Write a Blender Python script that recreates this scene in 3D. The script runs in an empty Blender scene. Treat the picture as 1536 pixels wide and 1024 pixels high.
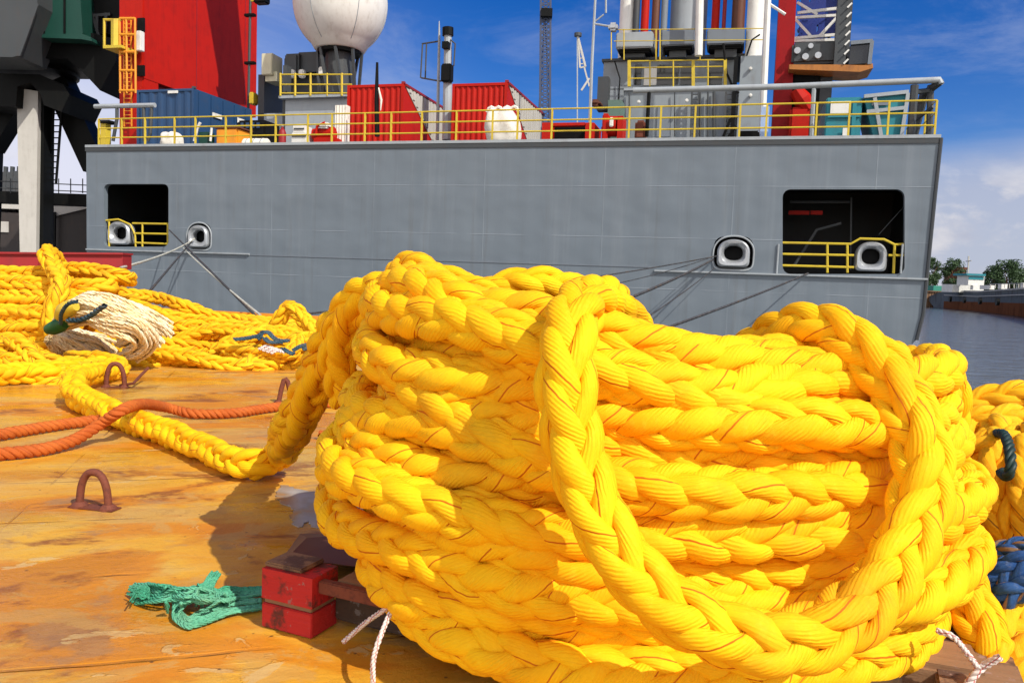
import bpy, bmesh, math, random
import numpy as np
from mathutils import Vector, Matrix
random.seed(7)
rng = np.random.default_rng(11)
C = bpy.context.scene.collection
R = math.radians

# ------------------------------------------------------------------ camera
FPX, W0, H0 = 1205.0, 1536.0, 1024.0
CAMZ = 0.95
PITCH, ROLL = math.atan(92 / FPX), 0.036
_F = np.array([0, math.cos(PITCH), -math.sin(PITCH)])
_R0 = np.array([1.0, 0, 0]); _U0 = np.array([0, math.sin(PITCH), math.cos(PITCH)])
_R = _R0 * math.cos(ROLL) + _U0 * math.sin(ROLL)
_U = -_R0 * math.sin(ROLL) + _U0 * math.cos(ROLL)
CAM = np.array([0, 0, CAMZ])
def ray(px, py):
    return _F + _R * (px - W0 / 2) / FPX + _U * (H0 / 2 - py) / FPX
def P(px, py, d):                     # measured picture point at ground distance d -> place
    r = ray(px, py); return CAM + r * (d / r[1])
def G(px, py, z=0.0):                 # measured picture point on the level z -> place
    r = ray(px, py); return CAM + r * ((z - CAMZ) / r[2])
cd = bpy.data.cameras.new('camera'); cam = bpy.data.objects.new('camera', cd); C.objects.link(cam)
cd.sensor_width = 36; cd.lens = FPX / W0 * 36; cd.clip_start = 0.05; cd.clip_end = 5000
m = Matrix.Identity(4)
for i in range(3):
    m[i][0], m[i][1], m[i][2], m[i][3] = _R[i], _U[i], -_F[i], CAM[i]
cam.matrix_world = m
bpy.context.scene.camera = cam

# ------------------------------------------------------------------ light and sky
SUN = np.array([0.50, -0.52, 0.69]); SUN /= np.linalg.norm(SUN)
ld = bpy.data.lights.new('sun', 'SUN'); ld.energy = 4.1; ld.angle = R(0.5); ld.color = (1, .95, .86)
so = bpy.data.objects.new('sun', ld); C.objects.link(so)
so.rotation_euler = Vector(-SUN).to_track_quat('-Z', 'Y').to_euler()
sc = bpy.context.scene
sc.view_settings.view_transform = 'Standard'; sc.view_settings.look = 'None'
sc.view_settings.exposure = 0.26; sc.view_settings.gamma = 1
sc.cycles.max_bounces = 8; sc.cycles.diffuse_bounces = 6; sc.cycles.glossy_bounces = 3
w = bpy.data.worlds.new('World'); sc.world = w; w.use_nodes = True

class NT:
    """small helper to write node trees"""
    def __init__(s, tree): s.t = tree; s.n = tree.nodes; s.l = tree.links
    def node(s, kind, props=None, **inp):
        nd = s.n.new(kind)
        for k, v in (props or {}).items(): setattr(nd, k, v)
        for k, v in inp.items():
            key = int(k[1:]) if k[0] == 'i' and k[1:].isdigit() else k.replace('_', ' ')
            s.put(nd.inputs[key], v)
        return nd
    def put(s, sock, v):
        if isinstance(v, bpy.types.NodeSocket): s.l.new(v, sock)
        elif isinstance(v, bpy.types.Node): s.l.new(v.outputs[0], sock)
        else:
            if sock.type == 'RGBA' and len(v) == 3: v = (*v, 1)
            sock.default_value = v
    def math(s, op, a, b=0.0, c=0.0, clamp=False):
        nd = s.n.new('ShaderNodeMath'); nd.operation = op; nd.use_clamp = clamp
        for i, v in enumerate((a, b, c)): s.put(nd.inputs[i], v)
        return nd.outputs[0]
    def mix(s, f, a, b, mode='MIX'):
        nd = s.n.new('ShaderNodeMix'); nd.data_type = 'RGBA'; nd.blend_type = mode; nd.clamp_factor = True
        s.put(nd.inputs[0], f); s.put(nd.inputs[6], a); s.put(nd.inputs[7], b)
        return nd.outputs[2]
    def ramp(s, f, stops):
        nd = s.n.new('ShaderNodeValToRGB'); e = nd.color_ramp.elements
        while len(e) < len(stops): e.new(0.5)
        for el, (p, c) in zip(e, stops):
            el.position = p; el.color = (*c, 1) if len(c) == 3 else c
        s.put(nd.inputs[0], f); return nd.outputs[0]
    def step(s, f, lo, hi):
        nd = s.n.new('ShaderNodeMapRange'); nd.interpolation_type = 'SMOOTHSTEP'
        s.put(nd.inputs[0], f); nd.inputs[1].default_value = lo; nd.inputs[2].default_value = hi
        return nd.outputs[0]
    def noise(s, vec, scale, detail=3, rough=.55, dist=0.0, ntype=None):
        nd = s.n.new('ShaderNodeTexNoise')
        s.put(nd.inputs['Vector'], vec); nd.inputs['Scale'].default_value = scale
        nd.inputs['Detail'].default_value = detail; nd.inputs['Roughness'].default_value = rough
        nd.inputs['Distortion'].default_value = dist
        return nd.outputs[0]
    def mapv(s, vec, scale=(1, 1, 1), loc=(0, 0, 0), rot=(0, 0, 0)):
        nd = s.n.new('ShaderNodeMapping'); s.put(nd.inputs[0], vec)
        nd.inputs[1].default_value = loc; nd.inputs[2].default_value = rot; nd.inputs[3].default_value = scale
        return nd.outputs[0]

t = NT(w.node_tree); t.n.clear()
sky = t.node('ShaderNodeTexSky', dict(sky_type='NISHITA', sun_disc=False, sun_elevation=math.asin(SUN[2]),
             sun_rotation=math.atan2(SUN[0], SUN[1]), altitude=0, air_density=.9, dust_density=.3, ozone_density=3.0))
dv = t.node('ShaderNodeTexCoord').outputs['Generated']
sp = t.node('ShaderNodeSeparateXYZ', i0=dv)
hsv = t.node('ShaderNodeHueSaturation', Hue=.52, Saturation=1.45, Value=.74, Color=sky)
base = hsv.outputs[0]
# pale haze low on the left and along the horizon, grey-lilac cloud banks low on the right
cv = t.node('ShaderNodeVectorMath', dict(operation='MULTIPLY'), i0=dv, i1=(1, 1, 2.4)).outputs[0]
n1 = t.noise(cv, 5.0, 7, .6, .25); n2 = t.noise(cv, 1.9, 4, .5)
az = t.node('ShaderNodeMath', dict(operation='ARCTAN2'), i0=sp.outputs[0], i1=sp.outputs[1]).outputs[0]
left = t.step(t.math('MULTIPLY', az, -1.0), .02, .52)
right = t.step(az, .10, .50)
hgt = t.math('ADD', sp.outputs[2], t.math('MULTIPLY', t.math('SUBTRACT', n2, .5), .16))
veil = t.math('MULTIPLY', left, t.math('SUBTRACT', 1.0, t.step(hgt, .10, .40)))
hz = t.math('SUBTRACT', 1.0, t.step(hgt, .02, .20))
hg2 = t.math('ADD', hgt, t.math('MULTIPLY', t.math('SUBTRACT', n1, .5), .10))
bank = t.math('MULTIPLY', right, t.math('SUBTRACT', 1.0, t.step(hg2, .105, .205)))
puff = t.math('MULTIPLY', t.step(n1, .44, .56), t.math('SUBTRACT', 1.0, t.step(hg2, .10, .20)))
wisp = t.math('MULTIPLY', t.step(t.math('ADD', t.noise(t.mapv(cv, (1, 1, 1.6)), 3.1, 8, .66, .5), t.math('MULTIPLY', left, .10)), .47, .75), .34)
base = t.mix(wisp, base, (2.6, 3.1, 4.6))
c1 = t.mix(t.math('MULTIPLY', hz, .45), base, (3.2, 3.6, 4.9))
c2 = t.mix(t.math('MULTIPLY', veil, .92), c1, (5.1, 5.1, 5.9))
c3 = t.mix(t.math('MULTIPLY', bank, .8), c2, (3.1, 3.3, 4.15))
shade = t.mix(t.step(t.noise(cv, 11.0, 5, .55), .35, .68), (3.1, 3.2, 3.9), (5.6, 5.35, 5.3))
c3 = t.mix(t.math('MULTIPLY', puff, .72), c3, shade)
# unseen bright clouds added behind the viewer as fill light
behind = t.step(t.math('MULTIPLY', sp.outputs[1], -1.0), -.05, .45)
fill_cloud = t.math('MULTIPLY', behind, t.math('MULTIPLY', t.step(n1, .40, .52), t.math('SUBTRACT', 1.0, t.step(sp.outputs[2], .75, .95))))
c3 = t.mix(t.math('MULTIPLY', fill_cloud, .9), c3, (11.5, 10.9, 10.2))
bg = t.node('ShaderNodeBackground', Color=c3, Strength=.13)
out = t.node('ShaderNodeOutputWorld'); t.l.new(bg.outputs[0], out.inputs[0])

# ------------------------------------------------------------------ materials
def mat(name):
    mt = bpy.data.materials.new(name); mt.use_nodes = True
    t = NT(mt.node_tree); t.n.clear()
    o = t.node('ShaderNodeOutputMaterial'); b = t.node('ShaderNodeBsdfPrincipled')
    t.l.new(b.outputs[0], o.inputs[0]); return mt, t, b
def bump(t, b, h, dist, strength=1.0):
    nd = t.node('ShaderNodeBump', Height=h, Strength=strength, Distance=dist); t.l.new(nd.outputs[0], b.inputs['Normal'])
def paint(name, col, dirt=(.10, .06, .04), amt=.35, rough=.5, metal=0.0, scale=1.0, streak=True, coord='Object', spec=.35):
    mt, t, b = mat(name)
    oc = t.node('ShaderNodeTexCoord').outputs[coord]
    n = t.noise(oc, 2.3 * scale, 5, .6)
    if streak:
        n = t.math('ADD', t.math('MULTIPLY', n, .5), t.math('MULTIPLY', t.noise(t.mapv(oc, (5 * scale, 5 * scale, .5 * scale)), 1.0, 4, .6), .5))
    f = t.math('MULTIPLY', t.step(n, .46, .72), amt)
    lum = t.mix(t.noise(oc, .7 * scale, 3), [c * .86 for c in col], [min(1, c * 1.12) for c in col])
    t.put(b.inputs['Base Color'], t.mix(f, lum, dirt))
    t.put(b.inputs['Roughness'], t.math('ADD', rough - .08, t.math('MULTIPLY', n, .2)))
    b.inputs['Metallic'].default_value = metal; b.inputs['Specular IOR Level'].default_value = spec
    return mt
def rope_mat(name, cols, marker=(.16, .03, .01), marker_w=.02, yarns=12, dirt=(.25, .12, .02), amt=.3, twist=.35, bd=.004, rough=.72):
    mt, t, b = mat(name)
    uv = t.node('ShaderNodeTexCoord').outputs['UV']; oc = t.node('ShaderNodeTexCoord').outputs['Object']
    s = t.node('ShaderNodeSeparateXYZ', i0=uv)
    u, v = s.outputs[0], s.outputs[1]
    ph = t.math('ADD', v, t.math('MULTIPLY', u, twist))
    wob = t.math('MULTIPLY', t.noise(oc, 22.0, 2), .05)
    ph = t.math('ADD', ph, wob)
    yr = t.math('SINE', t.math('MULTIPLY', ph, 2 * math.pi * yarns))
    fib = t.math('SINE', t.math('MULTIPLY', ph, 2 * math.pi * yarns * 4.0))
    fr = t.math('FRACT', ph)
    dm = t.math('ABSOLUTE', t.math('SUBTRACT', fr, .5))
    mk = t.math('SUBTRACT', 1.0, t.step(dm, marker_w * .35, marker_w))
    n = t.noise(oc, 5.0, 5, .6); n3 = t.noise(oc, 60.0, 3, .6)
    col = t.mix(t.step(n, .35, .65), cols[0], cols[1])
    fz = t.noise(t.node('ShaderNodeCombineXYZ', i0=t.math('MULTIPLY', u, 1.6), i1=t.math('MULTIPLY', ph, 42.0), i2=3.0), 1.0, 4, .6)
    gro = t.math('MULTIPLY', t.math('SUBTRACT', 1.0, t.step(fz, .36, .5)), 1.6)
    col = t.mix(t.math('MULTIPLY', gro, .10), col, (cols[0][0] * .8, cols[0][1] * .55, cols[0][2]))
    col = t.mix(t.math('MULTIPLY', t.step(n3, .52, .75), .22), col, cols[2])
    dn = t.math('MULTIPLY', t.step(t.noise(oc, 3.1, 6, .65), .52, .75), amt)
    col = t.mix(dn, col, dirt)
    col = t.mix(t.math('MULTIPLY', mk, .85), col, marker)
    t.put(b.inputs['Base Color'], col); b.inputs['Roughness'].default_value = rough
    b.inputs['Specular IOR Level'].default_value = .16
    soft = t.math('ADD', .25, t.math('MULTIPLY', t.step(t.noise(oc, 16.0, 3), .38, .62), .75))
    fuzz = t.noise(t.node('ShaderNodeCombineXYZ', i0=t.math('MULTIPLY', u, 2.2), i1=t.math('MULTIPLY', ph, 60.0), i2=0.0), 1.0, 4, .65)
    h = t.math('ADD', t.math('ADD', t.math('MULTIPLY', yr, t.math('MULTIPLY', soft, .7)), t.math('MULTIPLY', fuzz, 1.3)), t.math('MULTIPLY', n3, .7))
    bump(t, b, h, bd, .65)
    return mt

M = {}
Y0, Y1, Y2 = (.88, .43, .003), (.92, .54, .006), (.95, .69, .04)
M['rope'] = rope_mat('yellow rope', (Y0, Y1, Y2), bd=.0013, marker_w=.018, yarns=17, marker=(.46, .07, .004), twist=.5)
M['rope_far'] = rope_mat('yellow rope dusty', ((.84, .42, .006), (.89, .50, .012), (.93, .64, .10)), amt=.35, yarns=5, marker_w=.03, bd=.004)
M['rope_right'] = rope_mat('yellow rope worn', ((.88, .40, .006), (.92, .48, .01), (.94, .60, .08)), dirt=(.18, .08, .02), amt=.5, yarns=6, bd=.003)
M['rope_orange'] = rope_mat('rust orange rope', ((.44, .095, .016), (.52, .13, .022), (.62, .22, .06)), marker=(.3, .05, .02), yarns=5, bd=.002, amt=.3, dirt=(.2, .06, .03))
M['rope_blue'] = rope_mat('blue rope', ((.015, .06, .20), (.05, .15, .40), (.35, .42, .5)), marker=(.42, .26, .10), marker_w=.09, yarns=5, bd=.005, dirt=(.02, .025, .05), amt=.6)
M['twine_green'] = rope_mat('green twine', ((.06, .34, .19), (.14, .48, .30), (.4, .65, .48)), marker=(.06, .34, .19), marker_w=.01, yarns=2, bd=.001)
M['twine_blue'] = rope_mat('slate twine', ((.02, .05, .07), (.07, .12, .15), (.3, .36, .38)), marker=(.03, .05, .07), yarns=3, bd=.001)
M['cord'] = rope_mat('white cord', ((.72, .66, .6), (.8, .74, .68), (.85, .8, .75)), marker=(.45, .06, .05), marker_w=.14, yarns=2, bd=.001, twist=1.4)
M['fibre'] = rope_mat('cream fibre', ((.86, .68, .36), (.92, .82, .58), (.95, .9, .76)), marker=(.5, .3, .1), yarns=3, bd=.002, amt=.4, dirt=(.85, .55, .10))
M['line_dark'] = rope_mat('dark mooring line', ((.05, .05, .055), (.08, .08, .085), (.15, .15, .15)), marker=(.02, .02, .02), yarns=3)
M['line_pale'] = rope_mat('pale mooring line', ((.42, .42, .36), (.55, .54, .46), (.65, .63, .56)), marker=(.2, .2, .18), yarns=3)
M['grey'] = paint('ship grey', (.165, .19, .22), amt=.2)
M['grey_mid'] = paint('mid grey paint', (.23, .26, .28), amt=.3)
M['crane_orange'] = paint('rusty orange paint', (.40, .15, .03), dirt=(.10, .04, .02), amt=.6)
M['grey_light'] = paint('light grey paint', (.33, .36, .38), amt=.25)
M['grey_dark'] = paint('dark grey paint', (.05, .056, .06), amt=.2)
M['white'] = paint('white paint', (.72, .71, .66), dirt=(.3, .24, .16), amt=.35)
M['white_bag'] = paint('white canvas', (.72, .68, .6), dirt=(.4, .33, .24), amt=.4, rough=.9, scale=3, streak=False)
M['black'] = paint('black paint', (.006, .0065, .0065), dirt=(.015, .013, .011), amt=.4, spec=.1)
M['yellow'] = paint('yellow paint', (.58, .43, .035), dirt=(.25, .12, .04), amt=.3, streak=False)
M['orange'] = paint('orange paint', (.80, .30, .02), dirt=(.3, .1, .03), amt=.25)
M['red'] = paint('red paint', (.43, .011, .004), dirt=(.16, .01, .01), amt=.4, spec=.15)
M['red_dark'] = paint('dark red paint', (.26, .012, .015), dirt=(.08, .02, .02), amt=.4)
M['blue'] = paint('blue paint', (.016, .055, .135), dirt=(.06, .06, .07), amt=.35)
M['teal'] = paint('teal paint', (.02, .20, .24), dirt=(.04, .08, .09), amt=.4)
M['green'] = paint('green paint', (.006, .05, .036), dirt=(.01, .03, .03), amt=.3)
M['brown'] = paint('brown paint', (.12, .04, .02), amt=.4)
M['steel'] = paint('worn steel', (.45, .47, .49), dirt=(.2, .18, .17), amt=.35, rough=.38, metal=.6, scale=3)
M['rust'] = paint('rusted steel', (.19, .055, .03), dirt=(.07, .025, .02), amt=.6, rough=.75, metal=.2, scale=30, streak=False)
M['concrete'] = paint('pale concrete', (.48, .46, .42), dirt=(.25, .22, .18), amt=.35, rough=.85)
M['glass'] = paint('dark glass', (.012, .014, .016), amt=.0, rough=.12, spec=.6)
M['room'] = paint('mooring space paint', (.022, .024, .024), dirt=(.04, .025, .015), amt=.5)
M['strap'] = paint('dark green webbing', (.012, .035, .03), amt=.3, scale=10)
M['green_tape'] = paint('green tape', (.015, .10, .02), dirt=(.02, .06, .03), amt=.4, scale=5)
M['shed'] = paint('dark shed', (.035, .028, .026), amt=.3)

def hull_material():
    mt, t, b = mat('hull plating')
    oc = t.node('ShaderNodeTexCoord').outputs['Object']
    sp = t.node('ShaderNodeSeparateXYZ', i0=oc)
    col = t.mix(t.noise(oc, .35, 4), (.122, .152, .182), (.150, .180, .208))
    sv = t.noise(t.mapv(oc, (2.2, 1, .12)), 1.0, 6, .65)
    col = t.mix(t.math('MULTIPLY', t.step(sv, .48, .74), .5), col, (.19, .216, .242))
    sv2 = t.noise(t.mapv(oc, (3.1, 1, .16), (7, 0, 3)), 1.0, 6, .7)
    col = t.mix(t.math('MULTIPLY', t.step(sv2, .52, .74), .5), col, (.11, .12, .125))
    # weld seams: horizontal strakes and vertical butts
    zs = t.math('ABSOLUTE', t.math('SUBTRACT', t.math('FRACT', t.math('DIVIDE', sp.outputs[2], 1.72)), .5))
    hs = t.math('SUBTRACT', 1.0, t.step(zs, .004, .013))
    xs = t.math('ABSOLUTE', t.math('SUBTRACT', t.math('FRACT', t.math('DIVIDE', sp.outputs[0], 4.3)), .5))
    vs = t.math('SUBTRACT', 1.0, t.step(xs, .0015, .006))
    seam = t.math('MULTIPLY', t.math('MAXIMUM', hs, t.math('MULTIPLY', vs, .7)), t.step(t.noise(oc, .6, 2), .35, .6))
    col = t.mix(t.math('MULTIPLY', seam, .35), col, (.30, .33, .36))
    # rust runs under the deck edge
    rr = t.math('MULTIPLY', t.step(t.noise(t.mapv(oc, (6, 1, .25)), 1.0, 5, .7), .62, .8), t.step(sp.outputs[2], 5.0, 7.3))
    col = t.mix(t.math('MULTIPLY', rr, .4), col, (.17, .13, .11))
    t.put(b.inputs['Base Color'], col); b.inputs['Roughness'].default_value = .5
    ox = t.noise(t.mapv(oc, (.45, .45, .6)), 1.0, 2)
    rib = t.math('MULTIPLY', t.math('SINE', t.math('MULTIPLY', sp.outputs[0], 2 * math.pi / .8)), .006)
    rib2 = t.math('MULTIPLY', t.math('SINE', t.math('MULTIPLY', sp.outputs[2], 2 * math.pi / 1.72)), .010)
    h = t.math('ADD', t.math('ADD', rib, rib2), t.math('ADD', t.math('MULTIPLY', seam, .014), t.math('MULTIPLY', ox, .16)))
    bump(t, b, h, 1.0, .5); return mt
M['hull'] = hull_material()

def deck_material():
    mt, t, b = mat('stained deck')
    oc = t.node('ShaderNodeTexCoord').outputs['Object']
    wv = t.mapv(oc, (1, 1, 1), (0, 0, 0), (0, 0, -.28))
    a = t.noise(t.mapv(wv, (.8, 1.3, 1)), 1.5, 8, .64, .9)
    col = t.ramp(a, [(.30, (.46, .16, .012)), (.42, (.64, .30, .024)), (.52, (.68, .36, .034)), (.62, (.63, .38, .075)), (.76, (.56, .40, .15))])
    # streaks of pale wear lying along the sheets
    st = t.noise(t.mapv(wv, (.6, 1.9, 1), (3, 1, 0)), 1.5, 8, .66, 1.1)
    col = t.mix(t.math('MULTIPLY', t.step(st, .5, .68), .55), col, (.60, .38, .12))
    ob = t.noise(t.mapv(wv, (.5, 1.1, 1), (9, 4, 0)), 1.1, 6, .6, .5)
    col = t.mix(t.math('MULTIPLY', t.step(ob, .50, .57), .8), col, (.58, .19, .008))
    # rust patches
    rn = t.noise(t.mapv(wv, (1.0, 1.7, 1), (2.2, 7.1, 0)), 1.5, 7, .68, .4)
    col = t.mix(t.math('MULTIPLY', t.step(rn, .545, .63), .85), col, (.22, .06, .014))
    gn = t.noise(t.mapv(wv, (1.2, 1.8, 1), (5.3, 1.7, 0)), 1.2, 7, .66, .3)
    col = t.mix(t.math('MULTIPLY', t.step(gn, .56, .63), .65), col, (.32, .19, .09))
    # old tan film left in sharp-edged islands
    tn = t.noise(t.mapv(wv, (.9, 1.5, 1), (6.1, 2.4, 0)), 1.3, 9, .7, .6)
    col = t.mix(t.math('MULTIPLY', t.step(tn, .53, .56), .6), col, t.mix(t.noise(oc, 7.0, 4), (.46, .24, .05), (.60, .37, .11)))
    # flaked-off film: pale chips with sharp outline
    fl = t.noise(t.mapv(wv, (1.5, 2.6, 1), (1.1, 5.0, 0)), 2.6, 5, .55, 1.2)
    col = t.mix(t.math('MULTIPLY', t.step(fl, .655, .67), .7), col, (.60, .42, .17))
    # specks
    vo = t.node('ShaderNodeTexVoronoi', dict(feature='F1'), Vector=oc, Scale=17.0)
    pick = t.step(t.node('ShaderNodeSeparateColor', i0=vo.outputs['Color']).outputs[0], .55, .56)
    sk = t.math('MULTIPLY', t.math('SUBTRACT', 1.0, t.step(t.math('ADD', vo.outputs['Distance'], t.math('MULTIPLY', t.noise(oc, 90.0, 2), .12)), .10, .17)), pick)
    col = t.mix(t.math('MULTIPLY', sk, .85), col, (.07, .03, .015))
    fine = t.noise(oc, 45.0, 4, .7)
    # crisp veins, scratches and grit
    vn = t.noise(t.mapv(wv, (.8, 2.4, 1), (2, 2, 2)), 2.2, 9, .72, 1.4)
    vein = t.math('SUBTRACT', 1.0, t.step(t.math('ABSOLUTE', t.math('SUBTRACT', vn, .5)), .0, .016))
    col = t.mix(t.math('MULTIPLY', vein, t.math('MULTIPLY', t.step(a, .42, .6), .55)), col, (.30, .11, .02))
    scr = t.noise(t.mapv(wv, (1.2, 42.0, 1), (5, 1, 0)), 1.3, 3, .5)
    col = t.mix(t.math('MULTIPLY', t.step(scr, .66, .74), .35), col, (.74, .50, .20))
    grit = t.noise(oc, 120.0, 2, .6)
    col = t.mix(t.math('MULTIPLY', t.step(grit, .66, .74), .5), col, (.16, .07, .025))
    col = t.mix(t.math('MULTIPLY', t.step(fine, .55, .75), .25), col, (.30, .13, .03))
    # seams between deck sheets
    sx = t.node('ShaderNodeSeparateXYZ', i0=t.mapv(oc, (1, 1, 1), (0, 0, 0), (0, 0, -.28)))
    wobb = t.math('MULTIPLY', t.noise(oc, 1.3, 4), .14)
    fy = t.math('ABSOLUTE', t.math('SUBTRACT', t.math('FRACT', t.math('ADD', t.math('DIVIDE', sx.outputs[1], .60), wobb)), .5))
    fx = t.math('ABSOLUTE', t.math('SUBTRACT', t.math('FRACT', t.math('DIVIDE', sx.outputs[0], 1.9)), .5))
    seam = t.math('MAXIMUM', t.math('SUBTRACT', 1.0, t.step(fy, .006, .02)), t.math('SUBTRACT', 1.0, t.step(fx, .0008, .003)))
    sfade = t.math('MULTIPLY', seam, t.step(t.noise(oc, 1.8, 4), .46, .66))
    col = t.mix(t.math('MULTIPLY', sfade, .62), col, (.24, .085, .02))
    wet = t.step(t.noise(t.mapv(wv, (.6, 1.2, 1), (4, 8, 0)), 1.4, 6, .6, .5), .46, .58)
    t.put(b.inputs['Roughness'], t.math('SUBTRACT', t.math('ADD', .36, t.math('MULTIPLY', fine, .2)), t.math('MULTIPLY', wet, .34)))
    t.put(b.inputs['Base Color'], t.mix(t.math('MULTIPLY', wet, .38), col, t.mix(.5, col, (.32, .13, .010))))
    b.inputs['Specular IOR Level'].default_value = .4
    h = t.math('ADD', t.math('MULTIPLY', sfade, -.6), t.math('ADD', t.math('MULTIPLY', a, .5), t.math('MULTIPLY', fine, .12)))
    h = t.math('ADD', h, t.math('MULTIPLY', t.step(fl, .635, .65), .12))
    bump(t, b, h, .018, .85); return mt
M['deck'] = deck_material()

def water_material():
    mt, t, b = mat('harbour water')
    oc = t.node('ShaderNodeTexCoord').outputs['Object']
    b.inputs['Base Color'].default_value = (.11, .125, .125, 1); b.inputs['Roughness'].default_value = .06
    b.inputs['IOR'].default_value = 1.33
    h = t.math('ADD', t.noise(t.mapv(oc, (.9, 1.6, 1)), 1.3, 5, .6, .4), t.math('MULTIPLY', t.noise(t.mapv(oc, (.25, .5, 1)), 1.0, 3), 1.2))
    bump(t, b, h, .10, 1.0); return mt
M['water'] = water_material()
def puddle_material():
    mt, t, b = mat('wet bare steel')
    oc = t.node('ShaderNodeTexCoord').outputs['Object']
    n = t.noise(oc, 4.0, 5, .6, .6)
    t.put(b.inputs['Base Color'], t.ramp(n, [(.38, (.34, .17, .045)), (.5, (.27, .23, .18)), (.66, (.36, .35, .33))]))
    t.put(b.inputs['Roughness'], t.math('ADD', .16, t.math('MULTIPLY', n, .35)))
    bump(t, b, n, .004, .5); return mt
M['puddle'] = puddle_material()
def wood_mat(name, c0, c1, c2):
    mt, t, b = mat(name)
    oc = t.node('ShaderNodeTexCoord').outputs['Object']
    g = t.noise(t.mapv(oc, (3, 40, 40)), 1.0, 5, .65, .5); n = t.noise(oc, 9.0, 5, .65)
    col = t.mix(g, c0, c1); col = t.mix(t.step(n, .50, .60), col, c2); col = t.mix(t.step(t.noise(oc, 26.0, 4, .7), .60, .66), col, [min(.6, c * 2.2 + .08) for c in c2])
    t.put(b.inputs['Base Color'], col); b.inputs['Roughness'].default_value = .75
    bump(t, b, t.math('ADD', g, n), .006, .7); return mt
M['wood'] = wood_mat('old wood', (.20, .10, .045), (.30, .17, .085), (.10, .05, .03))
M['wood_red'] = wood_mat('red painted wood', (.40, .008, .008), (.52, .018, .014), (.10, .018, .012))
M['wood_dark'] = wood_mat('dark shaded wood', (.035, .02, .012), (.06, .035, .02), (.02, .012, .008))  # dark wood; shade beneath the coil is put into its colour
M['wood_pale'] = wood_mat('pale wood', (.42, .27, .14), (.5, .35, .2), (.2, .11, .06))
def leaf_mat(name, c0, c1):
    mt, t, b = mat(name)
    oc = t.node('ShaderNodeTexCoord').outputs['Object']
    t.put(b.inputs['Base Color'], t.mix(t.noise(oc, .9, 3), c0, c1)); b.inputs['Roughness'].default_value = .7
    return mt
M['leaf'] = leaf_mat('foliage', (.022, .05, .014), (.05, .10, .03))
M['ground'] = paint('bank ground', (.10, .10, .07), amt=.4, streak=False, rough=.9)

# ------------------------------------------------------------------ building helpers
def link(o, parent=None):
    C.objects.link(o)
    if parent is not None: o.parent = parent
    return o
def tag(o, label=None, cat=None, group=None, kind=None):
    if label: o['label'] = label
    if cat: o['category'] = cat
    if group: o['group'] = group
    if kind: o['kind'] = kind
    return o
def thing(name, loc, label, cat, group=None, rz=0.0):
    o = bpy.data.objects.new(name, None); o.location = tuple(float(v) for v in loc); o.rotation_euler = (0, 0, rz)
    o.empty_display_size = .2
    link(o); return tag(o, label, cat, group)
def npmesh(name, V, F, material, parent=None, uv=None, smooth=True, off=(0, 0, 0)):
    V = np.asarray(V, dtype=np.float32) - np.asarray(off, dtype=np.float32); F = np.asarray(F, dtype=np.int32)
    me = bpy.data.meshes.new(name); k = F.shape[1]
    me.vertices.add(len(V)); me.vertices.foreach_set('co', V.ravel())
    me.loops.add(F.size); me.loops.foreach_set('vertex_index', F.ravel())
    me.polygons.add(len(F)); me.polygons.foreach_set('loop_start', np.arange(0, F.size, k, dtype=np.int32))
    try: me.polygons.foreach_set('loop_total', np.full(len(F), k, dtype=np.int32))
    except Exception: pass
    me.polygons.foreach_set('use_smooth', np.full(len(F), smooth))
    if uv is not None:
        l = me.uv_layers.new(name='UVMap'); l.data.foreach_set('uv', np.asarray(uv, dtype=np.float32).ravel())
    me.update(calc_edges=True); me.validate(); me.materials.append(material)
    return link(bpy.data.objects.new(name, me), parent)

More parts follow.
